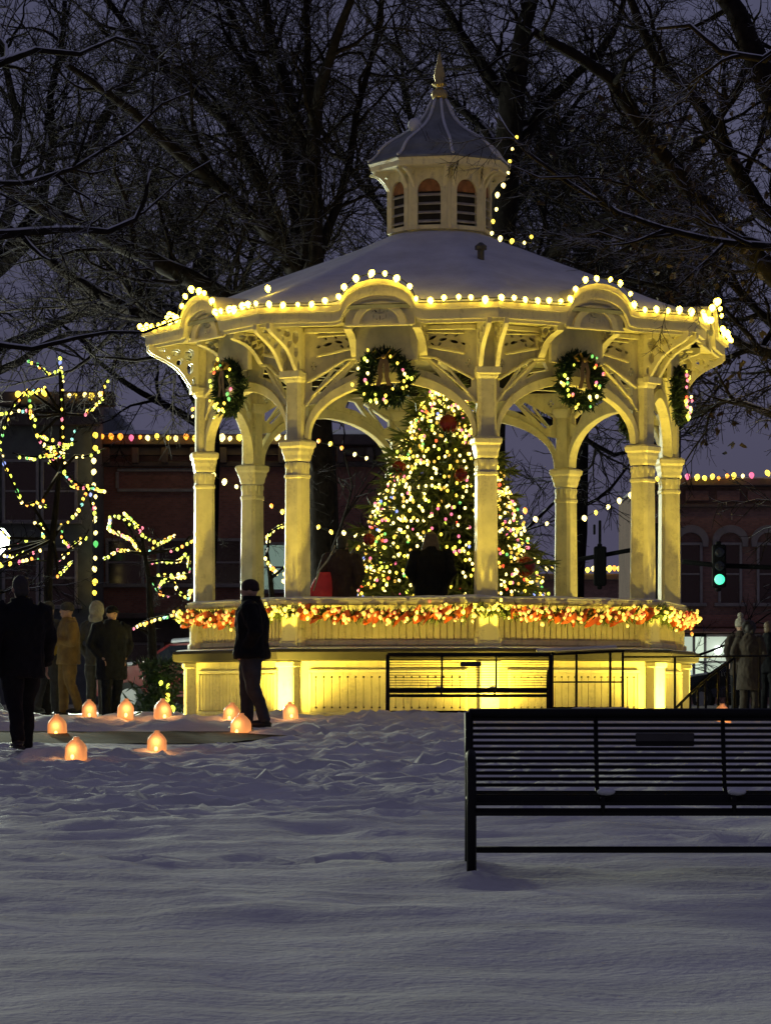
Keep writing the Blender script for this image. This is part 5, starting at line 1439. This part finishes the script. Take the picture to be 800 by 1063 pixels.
# ------------------------------------------------------------------ parked cars
def car(label, loc, rotz, paint, snowcap=True, tail=False):
    root = thing('parked_car', label, 'car', loc, rotz, 'cars parked along the street')
    prof2 = [(-2.15, .35), (-2.2, .62), (-2.1, .86), (-1.2, .98), (-.55, 1.42), (.75, 1.48), (1.55, 1.12), (2.1, 1.02), (2.2, .7), (2.12, .35)]
    def sect(x, z, w): return [Vector((x, -w, z)), Vector((x, w, z))]
    q = MB(); vs = []; n = len(prof2)
    for s in (-1, 1):
        for x, z in prof2: vs.append(Vector((x, s * (.86 if z < 1.1 else .68), z)))
    fs = [tuple(range(n - 1, -1, -1)), tuple(range(n, 2 * n))] + [(i, (i + 1) % n, n + (i + 1) % n, n + i) for i in range(n)]
    q.add(vs, fs); q.build('body', M[paint], root)
    for s in (-1, 1):
        q = MB(); y = s * .80
        q.add([Vector((-1.05, s * .872, 1.02)), Vector((.0, s * .872, 1.04)), Vector((.0, s * .70, 1.40)), Vector((-.52, s * .70, 1.38))], [(0, 1, 2, 3)]); q.add([Vector((.08, s * .872, 1.04)), Vector((1.3, s * .872, 1.08)), Vector((.72, s * .70, 1.42)), Vector((.08, s * .70, 1.41))], [(0, 1, 2, 3)])
        q.build('side_window', M['glass'], root)
        for x in (-1.35, 1.35):
            q = MB(); q.tube([(x, s * .70, .32), (x, s * .90, .32)], .32, 18); w_ = q.build('wheel', M['rubber'], root); q = MB(); q.tube([(x, s * .895, .32), (x, s * .915, .32)], .19, 14); q.build('rim', M['alloy'], w_)
        q = MB(); q.cbox((2.17, s * .68, .78), (.06, .28, .16), .02); q.build('tail_light', glow('tail_lamp', (1, .05, .04), 5) if tail else M['red_ball'], root)
        q = MB(); q.cbox((-2.17, s * .66, .70), (.06, .30, .14), .02); q.build('headlight', M['alloy'], root)
    if snowcap:
        q = MB(); q.rings([[Vector((x, y * w, z + h)) for y, h in ((-1, 0), (-.8, .07), (0, .10), (.8, .07), (1, 0))] for x, z, w in ((-.50, 1.44, .64), (-.1, 1.47, .66), (.4, 1.49, .66), (.74, 1.49, .64))], False); q.build('roof_snow', M['snow'], root, True)
        q = MB(); q.rings([[Vector((x, y * w, z + h)) for y, h in ((-1, 0), (-.8, .05), (0, .08), (.8, .05), (1, 0))] for x, z, w in ((-2.05, .89, .7), (-1.7, .95, .78), (-1.28, .99, .78))], False); q.build('hood_snow', M['snow'], root, True)
    return root
car('dark red parked car with snow on roof beside the left end of the base', (at(205, 740, 68).x, 68, .03), 0, 'car_red')
car('dark car with a glowing red tail light parked beyond the sloping handrail', (at(790, 740, 90).x, 90, .03), R_(-40), 'car_dark', True, True)

# ------------------------------------------------------------------ light: dusk sky, added low sun standing in for unseen street lamps
w = bpy.data.worlds.new('World'); scn.world = w; w.use_nodes = True
nt = w.node_tree; bg = nt.nodes['Background']
sky = nt.nodes.new('ShaderNodeTexSky'); sky.sky_type = 'NISHITA'; sky.sun_disc = False; sky.sun_elevation = R_(1.0); sky.sun_rotation = R_(180); sky.air_density = 1.0; sky.dust_density = 2.0; sky.ozone_density = 3.0
mx = nt.nodes.new('ShaderNodeMixRGB'); mx.blend_type = 'MIX'; mx.inputs['Fac'].default_value = .82; mx.inputs['Color2'].default_value = (.84, .79, 1.38, 1)
nt.links.new(sky.outputs['Color'], mx.inputs['Color1'])
wt = nt.nodes.new('ShaderNodeTexCoord'); wn = nt.nodes.new('ShaderNodeTexNoise'); wn.inputs['Scale'].default_value = 5; wn.inputs['Detail'].default_value = 6
nt.links.new(wt.outputs['Generated'], wn.inputs['Vector']); wr = nt.nodes.new('ShaderNodeMapRange'); wr.inputs['From Min'].default_value = .3; wr.inputs['From Max'].default_value = .7; wr.inputs['To Min'].default_value = .82; wr.inputs['To Max'].default_value = 1.22
nt.links.new(wn.outputs['Fac'], wr.inputs['Value']); mm = nt.nodes.new('ShaderNodeVectorMath'); mm.operation = 'SCALE'; nt.links.new(mx.outputs['Color'], mm.inputs[0]); nt.links.new(wr.outputs['Result'], mm.inputs['Scale']); nt.links.new(mm.outputs['Vector'], bg.inputs['Color'])
bg.inputs['Strength'].default_value = .092
sd = bpy.data.lights.new('fill_sun', 'SUN'); sd.energy = 1.05; sd.angle = R_(7); sd.color = (.94, 1.0, .70)
so = bpy.data.objects.new('fill_sun', sd); COL.objects.link(so); so.rotation_euler = (R_(-79), 0, R_(24))

# ------------------------------------------------------------------ camera
cd = bpy.data.cameras.new('camera'); cam = bpy.data.objects.new('camera', cd); COL.objects.link(cam)
cam.location = (0, 0, ZE); cam.rotation_euler = (R_(90), 0, 0)
cd.sensor_fit = 'VERTICAL'; cd.sensor_height = 24.0; cd.sensor_width = 24.0
cd.lens = F / 1063 * 24.0
cd.shift_y = (727 - 531.5) / 1063
cd.clip_start = .1; cd.clip_end = 4000
scn.camera = cam
vs_ = scn.view_settings; vs_.view_transform = 'Standard'; vs_.look = 'None'; vs_.exposure = 0; vs_.gamma = 1; vs_.use_curve_mapping = False
cy = scn.cycles
cy.use_denoising = True; cy.max_bounces = 5; cy.diffuse_bounces = 3; cy.glossy_bounces = 2; cy.transparent_max_bounces = 4; cy.sample_clamp_indirect = 4; cy.sample_clamp_direct = 0
